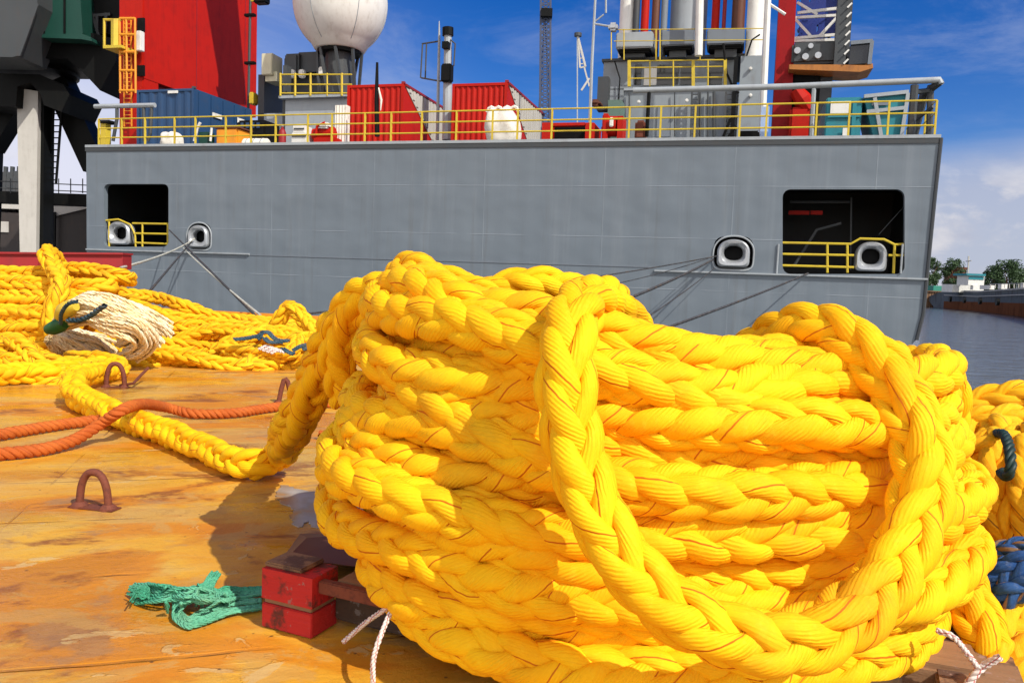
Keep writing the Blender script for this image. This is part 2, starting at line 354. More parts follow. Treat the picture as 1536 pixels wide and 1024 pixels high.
class MB:
    """collects shapes, then links them as ONE mesh object"""
    def __init__(s): s.bm = bmesh.new()
    def poly(s, pts):
        try: return s.bm.faces.new([s.bm.verts.new(tuple(map(float, p))) for p in pts])
        except ValueError: return None
    def hexa(s, p):     # 8 points, bottom loop then top loop
        v = [s.bm.verts.new(tuple(map(float, q))) for q in p]
        for f in ((3, 2, 1, 0), (4, 5, 6, 7), (0, 1, 5, 4), (1, 2, 6, 5), (2, 3, 7, 6), (3, 0, 4, 7)):
            s.bm.faces.new([v[i] for i in f])
        return s
    def box(s, a, b, bev=0.0):
        x0, y0, z0 = [min(a[i], b[i]) for i in range(3)]; x1, y1, z1 = [max(a[i], b[i]) for i in range(3)]
        n0 = len(s.bm.verts)
        s.hexa([(x0, y0, z0), (x1, y0, z0), (x1, y1, z0), (x0, y1, z0), (x0, y0, z1), (x1, y0, z1), (x1, y1, z1), (x0, y1, z1)])
        if bev:
            s.bm.verts.ensure_lookup_table(); vs = set(s.bm.verts[n0:])
            es = [e for e in s.bm.edges if e.verts[0] in vs]
            bmesh.ops.bevel(s.bm, geom=es, offset=bev, segments=2, affect='EDGES')
        return s
    def tube(s, pts, r, n=8, cap=True):
        pts = [Vector(tuple(map(float, p))) for p in pts]; rr = r if isinstance(r, (list, tuple)) else [r] * len(pts)
        rings = []; up = None
        for i, p in enumerate(pts):
            tg = (pts[min(i + 1, len(pts) - 1)] - pts[max(i - 1, 0)]).normalized()
            if up is None: up = tg.orthogonal().normalized()
            up = (up - tg * up.dot(tg)).normalized(); sd = tg.cross(up)
            rings.append([s.bm.verts.new(p + (up * math.cos(2 * math.pi * k / n) + sd * math.sin(2 * math.pi * k / n)) * rr[i]) for k in range(n)])
        for a, b in zip(rings, rings[1:]):
            for k in range(n): s.bm.faces.new((a[k], a[(k + 1) % n], b[(k + 1) % n], b[k]))
        if cap and n > 2: s.bm.faces.new(rings[0][::-1]); s.bm.faces.new(rings[-1])
        return s
    def bar(s, a, b, w, h=None):    # square bar
        return s.tube([a, b], (w if h is None else (w + h) / 2) * .7071, 4)
    def lathe(s, prof, cx=0, cy=0, n=24):
        rings = [[s.bm.verts.new((cx + r * math.cos(2 * math.pi * k / n), cy + r * math.sin(2 * math.pi * k / n), z)) for k in range(n)] for r, z in prof]
        for a, b in zip(rings, rings[1:]):
            for k in range(n): s.bm.faces.new((a[k], a[(k + 1) % n], b[(k + 1) % n], b[k]))
        s.bm.faces.new(rings[0][::-1]); s.bm.faces.new(rings[-1]); return s
    def prism(s, front, vec):       # polygon pushed along a vector
        vec = Vector(tuple(map(float, vec)))
        a = [s.bm.verts.new(tuple(map(float, p))) for p in front]; b = [s.bm.verts.new(v.co + vec) for v in a]
        s.bm.faces.new(a); s.bm.faces.new(b[::-1]); n = len(a)
        for k in range(n): s.bm.faces.new((a[k], b[k], b[(k + 1) % n], a[(k + 1) % n]))
        return s
    def build(s, name, material, parent=None, off=(0, 0, 0), smooth=False):
        if any(off): bmesh.ops.translate(s.bm, vec=[-float(v) for v in off], verts=s.bm.verts)
        bmesh.ops.recalc_face_normals(s.bm, faces=s.bm.faces)
        me = bpy.data.meshes.new(name); s.bm.to_mesh(me); s.bm.free()
        if smooth:
            for p in me.polygons: p.use_smooth = True
            try: me.set_sharp_from_angle(angle=R(38))
            except Exception: pass
        me.materials.append(material)
        return link(bpy.data.objects.new(name, me), parent)

def copy_tree(o, parent=None):
    c = o.copy(); C.objects.link(c)
    if parent is not None: c.parent = parent
    for ch in list(o.children): copy_tree(ch, c)
    return c

# ------------------------------------------------------------------ rope maker
def resample(pts, step, dens=14):
    p = np.asarray(pts, dtype=float)
    p = np.vstack([2 * p[0] - p[1], p, 2 * p[-1] - p[-2]])
    out = []
    tt = np.linspace(0, 1, dens, endpoint=False)[:, None]
    for i in range(1, len(p) - 2):
        a, b, c, d = p[i - 1], p[i], p[i + 1], p[i + 2]
        out.append(.5 * ((2 * b) + (-a + c) * tt + (2 * a - 5 * b + 4 * c - d) * tt ** 2 + (-a + 3 * b - 3 * c + d) * tt ** 3))
    q = np.vstack(out + [p[-2:-1]])
    s = np.concatenate([[0], np.cumsum(np.linalg.norm(np.diff(q[:, :3], axis=0), axis=1))])
    n = max(4, int(s[-1] / step)); si = np.linspace(0, s[-1], n + 1)
    return np.stack([np.interp(si, s, q[:, k]) for k in range(q.shape[1])], axis=1), si
def frames(p):
    T = np.gradient(p, axis=0); T /= np.linalg.norm(T, axis=1)[:, None] + 1e-9
    N = np.zeros_like(p); u = np.cross(T[0], [0.1, 0.2, 1.0]); u /= np.linalg.norm(u)
    for i in range(len(p)):
        u = u - T[i] * u.dot(T[i]); u /= np.linalg.norm(u) + 1e-9; N[i] = u
    return T, N, np.cross(T, N)
def smooth_noise(s, wl, seed):
    r = np.random.default_rng(seed); out = np.zeros_like(s)
    for k in range(4):
        out += np.sin(s * 2 * np.pi / (wl * (.6 + .5 * k)) + r.uniform(0, 6.28)) / (1 + .5 * k)
    return out / 2.2
def rope_geo(pts, D, kind='plait', pitch=3.0, res=18, sides=10, seed=0, twist=.5, loose=.04, fat=1.0, flat=1.0):
    """one rope along pts; 'plait' = eight strands over two under two, 'laid' = three twisted strands.
       pts may carry a 4th column: diameter factor"""
    pts = np.asarray(pts, dtype=float); L = pitch * D
    q, s = resample(pts, L / res)
    k = q[:, 3] if q.shape[1] > 3 else np.ones(len(q)); q = q[:, :3]
    T, N, B = frames(q)
    rot = twist * s / D * .12 + .5 * smooth_noise(s, 6 * D, seed + 1)
    N, B = N * np.cos(rot)[:, None] + B * np.sin(rot)[:, None], -N * np.sin(rot)[:, None] + B * np.cos(rot)[:, None]
    Vs, Fs, UVs, nv = [], [], [], 0
    ph = s / L * 2 * np.pi + loose * 2.0 * smooth_noise(s, 3.5 * D, seed + 2)
    strands = []
    if kind == 'plait':
        for j in range(4): strands += [(1, j * np.pi / 2), (-1, j * np.pi / 2 + np.pi / 4)]
        Rr, a, rt, rr = .255 + .02 * (1 - flat), .105 * flat, .185 * fat * (2 - flat), .15 * fat * flat
    else:
        for j in range(3): strands.append((1, j * 2 * np.pi / 3))
        Rr, a, rt, rr = .25, 0., .26 * fat, .25 * fat
    r = np.random.default_rng(seed + 5)
    for si_, (dr, p0) in enumerate(strands):
        th = dr * ph + p0
        jit = 1 + loose * smooth_noise(s, 2.0 * D, seed + 10 + si_)
        ex, ey = (Rr + a, Rr - a) if dr > 0 else (Rr - a, Rr + a)
        cx, cy = ex * np.cos(th) * jit, ey * np.sin(th) * jit
        c = q + (N * cx[:, None] + B * cy[:, None]) * (D * k)[:, None]
        t = np.gradient(c, axis=0); t /= np.linalg.norm(t, axis=1)[:, None] + 1e-9
        rad = N * cx[:, None] + B * cy[:, None]
        rad = rad - t * np.sum(rad * t, axis=1)[:, None]; rad /= np.linalg.norm(rad, axis=1)[:, None] + 1e-9
        tan = np.cross(t, rad)
        ang = np.linspace(0, 2 * np.pi, sides, endpoint=False)
        rho = np.hypot(cx, cy) / (Rr + a)
        sc_ = D * k * (.82 + .2 * rho) * (1 + loose * 1.2 * smooth_noise(s, 1.6 * D, seed + 40 + si_))
        v = c[:, None, :] + (rad[:, None, :] * (np.cos(ang) * rr)[None, :, None] + tan[:, None, :] * (np.sin(ang) * rt)[None, :, None]) * sc_[:, None, None]
        n = len(q); Vs.append(v.reshape(-1, 3))
        i = np.arange(n - 1)[:, None] * sides; kk = np.arange(sides)[None, :]; k2 = (kk + 1) % sides
        f = np.stack([i + kk, i + k2, i + sides + k2, i + sides + kk], axis=2).reshape(-1, 4) + nv
        off = r.uniform(-.06, .06) + .34
        u0 = np.broadcast_to((s[:-1] / D)[:, None], (n - 1, sides)); u1 = np.broadcast_to((s[1:] / D)[:, None], (n - 1, sides))
        v0 = np.broadcast_to(kk / sides + off, (n - 1, sides)); v1 = v0 + 1 / sides
        uv = np.stack([np.stack([u0, v0], -1), np.stack([u0, v1], -1), np.stack([u1, v1], -1), np.stack([u1, v0], -1)], axis=2).reshape(-1, 2)
        Fs.append(f); UVs.append(uv); nv += n * sides
    return np.vstack(Vs), np.vstack(Fs), np.vstack(UVs)
def merge(geos):
    Vs, Fs, UVs, nv = [], [], [], 0
    for v, f, u in geos:
        Vs.append(v); Fs.append(f + nv); UVs.append(u); nv += len(v)
    return np.vstack(Vs), np.vstack(Fs), np.vstack(UVs)
def rope_obj(name, geos, material, parent=None, off=(0, 0, 0)):
    V, F, U = merge(geos if isinstance(geos, list) else [geos])
    return npmesh(name, V, F, material, parent, U, True, off)
def at(o, loc):     # move a top-level mesh's origin to its base
    d = Vector(tuple(map(float, loc))); o.data.transform(Matrix.Translation(-d)); o.location = d; return o
#@@SETTING
# ------------------------------------------------------------------ setting: barge deck and water
WATERZ = -1.75
ux, uy = np.array([.964, -.267, 0]), np.array([.267, .964, 0])      # along and across the quay line
corner = np.array([5.35, 13.6, 0])                                   # far right corner of the barge
mb = MB()
c0 = corner; c1 = corner - ux * 34; c2 = c1 - uy * 40; c3 = corner - uy * 40
mb.hexa([c0 + [0, 0, -2.6], c1 + [0, 0, -2.6], c2 + [0, 0, -2.6], c3 + [0, 0, -2.6], c0, c1, c2, c3])
tag(mb.build('barge_deck', M['deck']), kind='structure')
mb = MB(); wz = WATERZ
mb.poly([(-3000, -200, wz), (3000, -200, wz), (3000, 4000, wz), (-3000, 4000, wz)])
tag(mb.build('water', M['water']), kind='structure')
# raised steel edge along the far side of the deck
e0 = corner + [0, 0, .0]; e1 = e0 - ux * 33
mb = MB(); mb.hexa([e0, e1, e1 - uy * .12, e0 - uy * .12, e0 + [0, 0, .09], e1 + [0, 0, .09], e1 - uy * .12 + [0, 0, .09], e0 - uy * .12 + [0, 0, .09]])
tag(at(mb.build('edge_coaming', M['orange']), e0), 'low orange steel coaming along the far edge of the stained deck', 'coaming')

# wet bare patch left of the pallet
def blob(name, pix, z, material, th=.004):
    q, _ = resample(np.array([G(x, y, z) for x, y in pix + pix[:1]]), .02)
    q[:, :2] += np.stack([smooth_noise(np.arange(len(q)) * .02, .09, 3), smooth_noise(np.arange(len(q)) * .02, .07, 4)], axis=1) * .012
    mb = MB(); mb.prism(q[:-1], (0, 0, th)); return mb.build(name, material)
tag(blob('puddle', [(414, 742), (424, 728), (446, 734), (470, 738), (520, 742), (540, 784), (478, 792), (462, 782), (448, 792), (436, 776), (440, 762), (422, 756)], 0.001, M['puddle']), kind='structure')

# ------------------------------------------------------------------ the big yellow coil on its pallet
def sup(phi, e=2.2):
    c, s = math.cos(phi), math.sin(phi)
    return math.copysign(abs(c) ** (2 / e), c), math.copysign(abs(s) ** (2 / e), s)
COILC = np.array([.395, 2.29])
TA = [.74, .765, .785, .80, .82, .84, .84, .815, .80, .79, .775, .76, .69, .55]
TB = [.665, .67, .668, .665, .66, .655, .645, .635, .625, .61, .60, .585, .50, .38]
TZ = [.180, .238, .298, .358, .418, .475, .532, .588, .642, .692, .735, .768, .785, .77]
def helix(TA, TB, TZ, nturn, start, sag=True, dens=44):
    pts = []
    for i in range(int(nturn * dens)):
        tn = i / dens; phi = start + tn * 2 * math.pi
        k = min(tn, len(TA) - 1.001); j = int(k); f = k - j
        f = max(0, min(1, (f - .35) / .3))                   # climb to the next layer within a short stretch
        a, b, z = [T_[j] * (1 - f) + T_[j + 1] * f for T_ in (TA, TB, TZ)]
        cx, sy = sup(phi); rel = z - .18
        wob = .020 * math.sin(phi * 3 + 2.1 * j) + .016 * math.sin(phi * 5 + 1.3 * j * j) + .020 * (-1) ** j
        zo = rel * (.24 * max(0, -math.cos(phi) + .1) - .16 * max(0, math.sin(phi)) * max(0, .5 + .8 * math.cos(phi)))
        if sag: zo -= .04 * max(0, 1 - tn * .22) * max(0, -math.sin(phi)) ** 2
        zo += (.013 * math.sin(phi * 4 + 1.7 * j) + .010 * math.sin(phi * 7 + 2.9 * j)) * (j > 0)
        lx = float(np.interp(z, [.18, .28, .36, .44, .52, .60, .70, .78], [-.01, -.045, -.04, -.035, .045, .06, .045, .02])) * max(0, -cx) - float(np.interp(z, [.2, .4, .5, .8], [.0, .0, .05, .07])) * max(0, cx)
        pts.append((COILC[0] + lx + cx * (a + wob), COILC[1] + sy * (b + wob), z + zo))
    return pts
pts = helix(TA, TB, TZ, 13, math.pi * .75)
inner = helix([t_ - .075 for t_ in TA[2:11]], [t_ - .075 for t_ in TB[2:11]], [.21, .285, .36, .435, .51, .58, .645, .69, .71], 8, math.pi * .2, False)
coil_pts = pts
base = np.array([.40, 2.30, .165])
coil = thing('rope_coil', base, 'large coil of thick yellow plaited rope heaped on the red wooden pallet', 'rope coil')
rope_obj('coiled_turns', rope_geo(pts, .118, res=20, sides=12, seed=3, twist=.9, loose=.08, fat=1.12, pitch=3.1, flat=.90), M['rope'], coil, base)
rope_obj('inner_turns', rope_geo(inner, .125, res=12, sides=8, seed=4, twist=.3), M['rope'], coil, base)
def pth(l): return [tuple(P(x, y, d)) + ((k[0],) if k else (1.0,)) for x, y, d, *k in l]
front = pth([(985, 600, 2.35), (960, 520, 2.2), (930, 470, 1.98), (893, 452, 1.80), (858, 480, 1.62), (850, 560, 1.53), (858, 650, 1.50),
             (886, 745, 1.46), (945, 850, 1.41), (1030, 925, 1.38), (1140, 962, 1.37), (1250, 940, 1.40), (1335, 860, 1.47),
             (1378, 760, 1.55), (1380, 670, 1.61), (1345, 585, 1.68), (1285, 515, 1.76), (1220, 490, 1.86), (1155, 510, 1.98), (1110, 548, 2.15), (1090, 600, 2.35)])
rope_obj('hanging_loop', rope_geo(front, .128, res=22, sides=14, seed=21, twist=.35, loose=.06, flat=.95), M['rope'], coil, base)
back = pth([(660, 520, 2.45), (690, 470, 2.45), (735, 440, 2.42), (800, 428, 2.38), (860, 440, 2.38), (905, 480, 2.40), (940, 540, 2.45)])
left = pth([(800, 560, 2.02), (720, 505, 2.05), (650, 450, 2.12), (590, 432, 2.22), (535, 450, 2.34), (505, 520, 2.42), (520, 600, 2.5)])
left2 = pth([(840, 545, 2.12), (770, 475, 2.2), (700, 440, 2.26), (640, 420, 2.34), (580, 440, 2.48), (560, 520, 2.55)])
stub = pth([(1310, 600, 2.2), (1350, 560, 2.22), (1400, 555, 2.25), (1428, 590, 2.3), (1420, 660, 2.36), (1395, 720, 2.4)])
low = pth([(1385, 800, 1.95), (1425, 840, 1.92), (1455, 900, 1.86), (1478, 960, 1.80), (1490, 1020, 1.75), (1500, 1090, 1.7)])
for k_, (pp, sd) in enumerate(((back, 31), (left, 32), (left2, 33), (stub, 34), (low, 35))):
    rope_obj('loose_turn', rope_geo(pp, .120, res=20, sides=12, seed=sd, twist=.4, flat=.95), M['rope'], coil, base)
g = lambda x, y, z, k: tuple(G(x, y, z)) + (k,)
tail = pth([(640, 470, 2.2, 1.0), (570, 455, 2.3, 1.0), (515, 478, 2.42, 1.0), (488, 535, 2.52, 1.04), (464, 590, 2.66, 1.1), (438, 642, 2.9, 1.18)]) + \
       [g(418, 682, .10, 1.16), g(385, 696, .08, 1.17), g(345, 688, .075, 1.18), g(290, 664, .072, 1.2), g(240, 645, .072, 1.2), g(190, 628, .075, 1.25),
        g(140, 606, .08, 1.35), g(112, 588, .10, 1.35), g(118, 566, .12, 1.35), g(160, 556, .10, 1.35), g(170, 546, .09, 1.35), g(100, 556, .09, 1.35), g(20, 560, .09, 1.35), g(-60, 566, .09, 1.35)]
rope_obj('rope_tail', rope_geo(tail, .130, res=18, sides=10, seed=41, twist=.5, loose=.07), M['rope'], coil, base)

# the pallet under the coil
pb = G(392, 940, 0)
pa = thing('wooden_pallet', (.35, 2.15, 0), 'old wooden pallet with red painted end block under the yellow rope coil', 'pallet', rz=R(-24))
def pbox(name, mt, boxes, bev=.006):
    mb = MB()
    for a, b in boxes: mb.box(a, b, bev)
    return mb.build(name, mt, pa)
# local frame of the pallet: x to the right, y away
def ploc(p):
    v = Vector(tuple(map(float, p))) - Vector((.35, 2.15, 0)); v.rotate(Matrix.Rotation(R(24), 3, 'Z')); return v
q = ploc(pb); px0, py0 = q.x, q.y
L_, Wd = 1.72, 1.25
for yy in (0, .55, 1.1):
    pbox('stringer', M['wood_dark'], [((px0 + .17, py0 + yy + (.09 if yy == 0 else .005), .022), (px0 + L_, py0 + yy + .16, .125))])
    pbox('end_block', M['wood_red'], [((px0, py0 + yy, .003), (px0 + .165, py0 + yy + .11, .068)), ((px0, py0 + yy, .082), (px0 + .165, py0 + yy + .11, .163))], .0025)
    pbox('weathered_cap', M['wood'], [((px0 - .004, py0 + yy + .012, .1635), (px0 + .12, py0 + yy + .112, .176))], .004)
    pbox('spacer_slat', M['wood'], [((px0 + .004, py0 + yy + .006, .0685), (px0 + .16, py0 + yy + .104, .0815))], .002)
for k in range(7):
    x = px0 + .20 + k * .235
    o = pbox('deck_board', M['wood_dark'] if k % 3 else M['wood'], [((x, py0 + .05, .128), (x + .17, py0 + Wd, .150))])
pbox('edge_rail', M['rust'], [((px0 + .168, py0 + .02, .118), (px0 + L_, py0 + .045, .152))], .003)
# broken black lump and dunnage left behind the block
mb = MB()
mb.hexa([G(420, 842, .0), G(545, 852, .0), G(560, 800, .0), G(450, 800, .0), G(430, 836, .1), G(540, 850, .1), G(548, 800, .11), G(460, 806, .1)])
tag(at(mb.build('dunnage_timber', M['brown']), G(480, 830, 0)), 'dark broken timber lying behind the red pallet block', 'timber')
# brown timber block at the bottom right under the coil
mb = MB(); a = P(1400, 1010, 1.72); 
bt = thing('timber_block', (a[0], a[1], .0), 'brown timber chock wedged under the right end of the coil', 'timber', rz=R(-18))
mb.box((-.12, -.06, .004), (.10, .10, .16), .012); mb.build('chock', M['wood'], bt)
mb = MB(); mb.box((-.24, -.09, .002), (.05, -.065, .085), .004); mb.build('red_plank', M['wood_red'], bt)

# thin white lashing cords
def cord(name, pts, D, material, label, cat, group=None, seed=0, pitch=2.6, res=12, sides=6, kind='laid'):
    o = rope_obj(name, rope_geo(pts, D, kind=kind, pitch=pitch, res=res, sides=sides, seed=seed), material)
    tag(at(o, (pts[0][0], pts[0][1], min(p[2] for p in pts))), label, cat, group); return o
cord('white_twine', [P(605, 890, 1.88), P(582, 910, 1.86), P(550, 932, 1.88), P(515, 962, 1.93)], .0135, M['cord'], 'short white cord with red fleck sticking out left under the coil', 'cord', seed=1)
cord('white_twine', [P(600, 900, 1.84), P(588, 915, 1.80), P(572, 950, 1.76), P(560, 990, 1.74), P(560, 1040, 1.75)], .0135, M['cord'], 'white cord with red fleck hanging straight down under the coil', 'cord', seed=2)
cord('white_twine', [P(1405, 945, 1.62), P(1430, 955, 1.60), P(1455, 985, 1.60), P(1470, 1000, 1.6), P(1500, 985, 1.58)], .014, M['cord'], 'white cord tied near the brown chock at the lower right', 'cord', seed=3)
cord('white_twine', [P(1500, 985, 1.6), P(1470, 1003, 1.6), P(1445, 1035, 1.6)], .018, M['cord'], 'thick white cord end hanging over the lower right rope bight', 'cord', seed=4)

# ------------------------------------------------------------------ deck fittings and small lines
def lashing_ring(px, py, wpx, hpx, label, tilt=0.0, tri=False, plate=True):
    b = G(px, py, 0.0); d = b[1]; s = d / FPX
    t_ = thing('lashing_ring', b, label, 'ring', 'rusty lashing rings welded to the deck', rz=tilt)
    mb = MB(); r = wpx * s * .5; h = hpx * s; n = 20
    if tri: pp = [(-r, 0, .0), (-r * .6, 0, h * .6), (-r * .25, 0, h * .97), (0, 0, h), (r * .3, 0, h * .9), (r, 0, .0)]
    else: pp = [(-r * math.copysign(abs(math.cos(math.pi * k / n)) ** .8, math.cos(math.pi * k / n)), 0, h * math.sin(math.pi * k / n) ** .85 if 0 < k < n else 0) for k in range(n + 1)]
    mb.tube(pp, .0155 * (d / 3.7) ** .3, 10); mb.build('bow', M['rust'], t_, smooth=True)
    mb = MB()
    for sx in (-1, 1): mb.lathe([(.034, .0), (.032, .01), (.018, .022)], sx * r, 0, 12)
    mb.box((-r * 1.5, -.03, .001), (r * 1.6, .03, .007), .002); mb.build('weld_plate', M['rust'], t_)
    return t_
lashing_ring(141, 762, 50, 56, 'large rusty ring standing nearest, at the left on bare deck', R(-12))
lashing_ring(173, 581, 26, 36, 'rusty ring standing in front of the yellow heap beside a bent rod', R(10))
lashing_ring(428, 604, 20, 36, 'narrow pointed rusty ring behind the orange line near the rising yellow rope', R(20), tri=True)
mb = MB(); mb.tube([G(180, 578, .012), G(200, 575, .04), G(212, 562, .08), G(222, 552, .12)], .012, 8)
tag(at(mb.build('bent_rod', M['rust'], smooth=True), G(185, 578, 0)), 'bent rusty rod rising from the deck beside the far ring', 'rod')

oD = .066
A_ = [G(-120, 672, .035), G(-30, 657, .035), G(50, 643, .035), (*G(110, 634, .035),), G(150, 630, .04), G(185, 634, .035), G(230, 648, .035)]
cord('orange_line', [tuple(p) for p in A_[:6]], oD, M['rope_orange'], 'rust orange laid line passing under the yellow tail, upper of two at left', 'rope', 'rust orange lines on the deck', seed=51, pitch=1.7, res=14, sides=10)
B_ = [G(-120, 690, .035), G(-20, 682, .035), G(60, 674, .036), G(110, 660, .05), G(150, 636, .11), G(185, 614, .19), G(215, 606, .16), G(250, 611, .07), G(290, 620, .035),
      G(350, 619, .035), G(400, 612, .035), G(450, 606, .035), G(520, 604, .035), G(600, 604, .035), G(720, 610, .035)]
cord('orange_line', [tuple(p) for p in B_], oD, M['rope_orange'], 'rust orange laid line crossing over the yellow tail and running right', 'rope', 'rust orange lines on the deck', seed=52, pitch=1.7, res=14, sides=10)
C_ = [G(480, 652, .03), G(520, 650, .03), G(600, 655, .03), G(680, 662, .03)]
cord('orange_line', [tuple(p) for p in C_], .055, M['rope_orange'], 'short rust orange line end showing just left of the coil', 'rope', 'rust orange lines on the deck', seed=53, pitch=1.7, res=14, sides=10)

# green teased-out twine beside the red block
geos = []
def strand(px, z, D, seed, kind='laid'): return rope_geo([tuple(G(x, y, zz)) for (x, y), zz in zip(px, z)], D, kind=kind, pitch=5.0, res=9, sides=5, seed=seed, loose=.15)
r = random.Random(5)
u_ = r.uniform
for k in range(17):
    o1, o2, o3 = u_(-12, 12), u_(-15, 15), u_(-13, 13)
    geos.append(strand([(205 + u_(-6, 16), 890 + o1 * 1.3), (240 + u_(-5, 5), 889 + o1), (275 + o2, 890 + o2 * .7), (305 + u_(-8, 8), 892 + u_(-12, 12)), (335, 893 + o3), (362, 890 + o3 * .7), (395, 886 + o3 * .5)],
                       [.006, .015 + u_(0, .03), .02 + u_(0, .045), .02 + u_(0, .05), .015 + u_(0, .03), .02, .02], .0115, 600 + k))
for k in range(12):
    e, g_ = u_(-11, 11), u_(-11, 11)
    geos.append(strand([(392, 906 + e * .7), (345 + g_, 912 + e), (305 + g_, 928 + e), (282, 934 + e * .8), (267 + g_ * .5, 918 + e), (276 + g_, 900 + e), (305 + g_, 890 + e), (345, 897 + g_)],
                       [.010, .016, .010, .010, .016, .03, .05, .02 + u_(0, .02)], .0115, 640 + k))
for k in range(9):
    geos.append(strand([(290 + k * 3, 900 + u_(-4, 4)), (302 + k * 2, 882), (311 + k * 1.6, 868 + u_(-2, 2)), (318 + k * 1.5, 857 + u_(0, 8))], [.03, .05, .06, .06 + u_(-.01, .01)], .010, 680 + k))
for k in range(16):
    x, y = u_(235, 350), u_(882, 910)
    geos.append(strand([(x, y), (x + u_(-10, 10), y - u_(4, 10)), (x + u_(-26, 26), y + u_(-8, 18))], [.03, .06, .012], .009, 700 + k))
for k in range(34):
    a = u_(2.2, 4.1); L = u_(8, 22)
    geos.append(strand([(224, 889 + u_(-10, 10)), (213 + u_(-3, 3), 888 + u_(-11, 11)), (212 + L * math.cos(a), 888 + L * math.sin(a))], [.02, .03, .008 + u_(0, .035)], .0055, 720 + k))
o = rope_obj('twine_hank', geos, M['twine_green'])
tag(at(o, G(300, 900, 0)), 'frayed hank of green twine lying beside the red pallet block', 'twine')

# ------------------------------------------------------------------ left: stacked coil, heaps, frayed end
LD = .19
def gp(l): return [tuple(G(x, y, z)) for x, y, z in l]
def pp_(l): return [tuple(P(*q)) for q in l]
base2 = G(60, 520, 0)
stack = thing('rope_stack', base2, 'flat stack of thick yellow rope turns bound by an upright rope at far left', 'rope coil', 'yellow rope heaps on the deck')
rows = []
for k, (y0, y1, d) in enumerate(((538, 534, 7.9), (516, 512, 7.9), (494, 488, 7.9), (470, 466, 8.0), (449, 446, 8.1), (424, 428, 8.2))):
    xr = [70, 80, 95, 110, 120, 150][k]
    rows += [(xr - 20, y1, d + .55), (xr + 14, y1 + 2, d + .15), (xr, y1 + 2, d - .12), (60, (y0 + y1) / 2 + 2 * (k % 2), d - .1), (0, y0 - 1, d), (-90, y0, d + .1)]
    rows += [(-150, y0 - 8, d + .4), (-90, y0 - 14, d + .9), (0, y0 - 14, d + 1.0), (60, y0 - 14, d + .9)]
rope_obj('coiled_turns', rope_geo(pp_(rows), LD, res=14, sides=8, seed=71, twist=.4, loose=.07), M['rope_far'], stack, base2)
rope_obj('top_turn', rope_geo(pp_([(-80, 412, 8.6), (0, 412, 8.5), (60, 410, 8.45), (110, 404, 8.4), (150, 408, 8.3), (186, 414, 8.35), (192, 420, 8.7), (150, 412, 9.1), (80, 405, 9.2)]), LD * .92, res=14, sides=8, seed=73, loose=.07), M['rope_far'], stack, base2)
rope_obj('binding_turn', rope_geo(pp_([(98, 420, 9.0), (84, 388, 8.7), (70, 380, 8.3), (80, 402, 8.0), (92, 425, 7.75), (84, 450, 7.65), (78, 475, 7.6), (82, 500, 7.55), (90, 520, 7.6)]), LD, res=14, sides=8, seed=74, loose=.08), M['rope_far'], stack, base2)

base3 = G(330, 545, 0)
heap = thing('rope_heap', base3, 'long low heap of loose yellow rope lying between the frayed end and the coil', 'rope heap', 'yellow rope heaps on the deck')
hl = []
topl = [(105, 424), (200, 442), (300, 466), (400, 482), (505, 494)]; botl = [(165, 534), (230, 543), (300, 548), (380, 553), (520, 548)]
def lerp_l(l, x): return float(np.interp(x, [p[0] for p in l], [p[1] for p in l]))
rh = random.Random(3)
for k in range(7):
    f = k / 6; row = []
    xs_ = list(range(100 + int(70 * f), 540, 44)); 
    for q_, x in enumerate(xs_):
        y = lerp_l(topl, x) * (1 - f) + lerp_l(botl, x) * f + 7
        row.append((x, y - 6 + rh.uniform(-5, 5), 9.3 - 1.5 * f + rh.uniform(-.12, .12)))
    hl.append(row if k % 2 else row[::-1])
for k in range(5):      # hidden filling turns that carry the upper rows
    f = .12 + k / 6
    hl.append([(x, lerp_l(topl, x) * (1 - f) + lerp_l(botl, x) * f + 26, 9.6 - 1.4 * f) for x in range(120, 540, 60)])
hl += [[(400, 508, 8.5), (420, 478, 8.4), (432, 462, 8.4), (444, 466, 8.35), (456, 480, 8.3), (472, 496, 8.2), (492, 512, 8.2)],
       [(250, 520, 8.3), (300, 500, 8.25), (350, 496, 8.2), (395, 506, 8.1), (430, 512, 8.0), (470, 506, 8.0)],
       [(320, 530, 8.0), (360, 508, 8.0), (405, 498, 8.1), (448, 508, 8.0), (430, 530, 7.8), (380, 528, 7.8), (335, 522, 7.9)],
       [(120, 440, 8.9), (160, 450, 8.7), (210, 462, 8.6), (262, 486, 8.4), (300, 492, 8.4)],
       [(165, 526, 7.95), (215, 528, 7.75), (270, 534, 7.7), (330, 545, 7.65), (368, 548, 7.65), (384, 538, 7.8)]]
for k, l in enumerate(hl):
    rope_obj('rope_bight', rope_geo(pp_(l), LD * .9, res=14, sides=8, seed=110 + k, loose=.09), M['rope_far'], heap, base3)
base4 = G(60, 580, 0)
heap2 = thing('rope_heap', base4, 'bright yellow rope heap at the left edge in front of the frayed rope end', 'rope heap', 'yellow rope heaps on the deck')
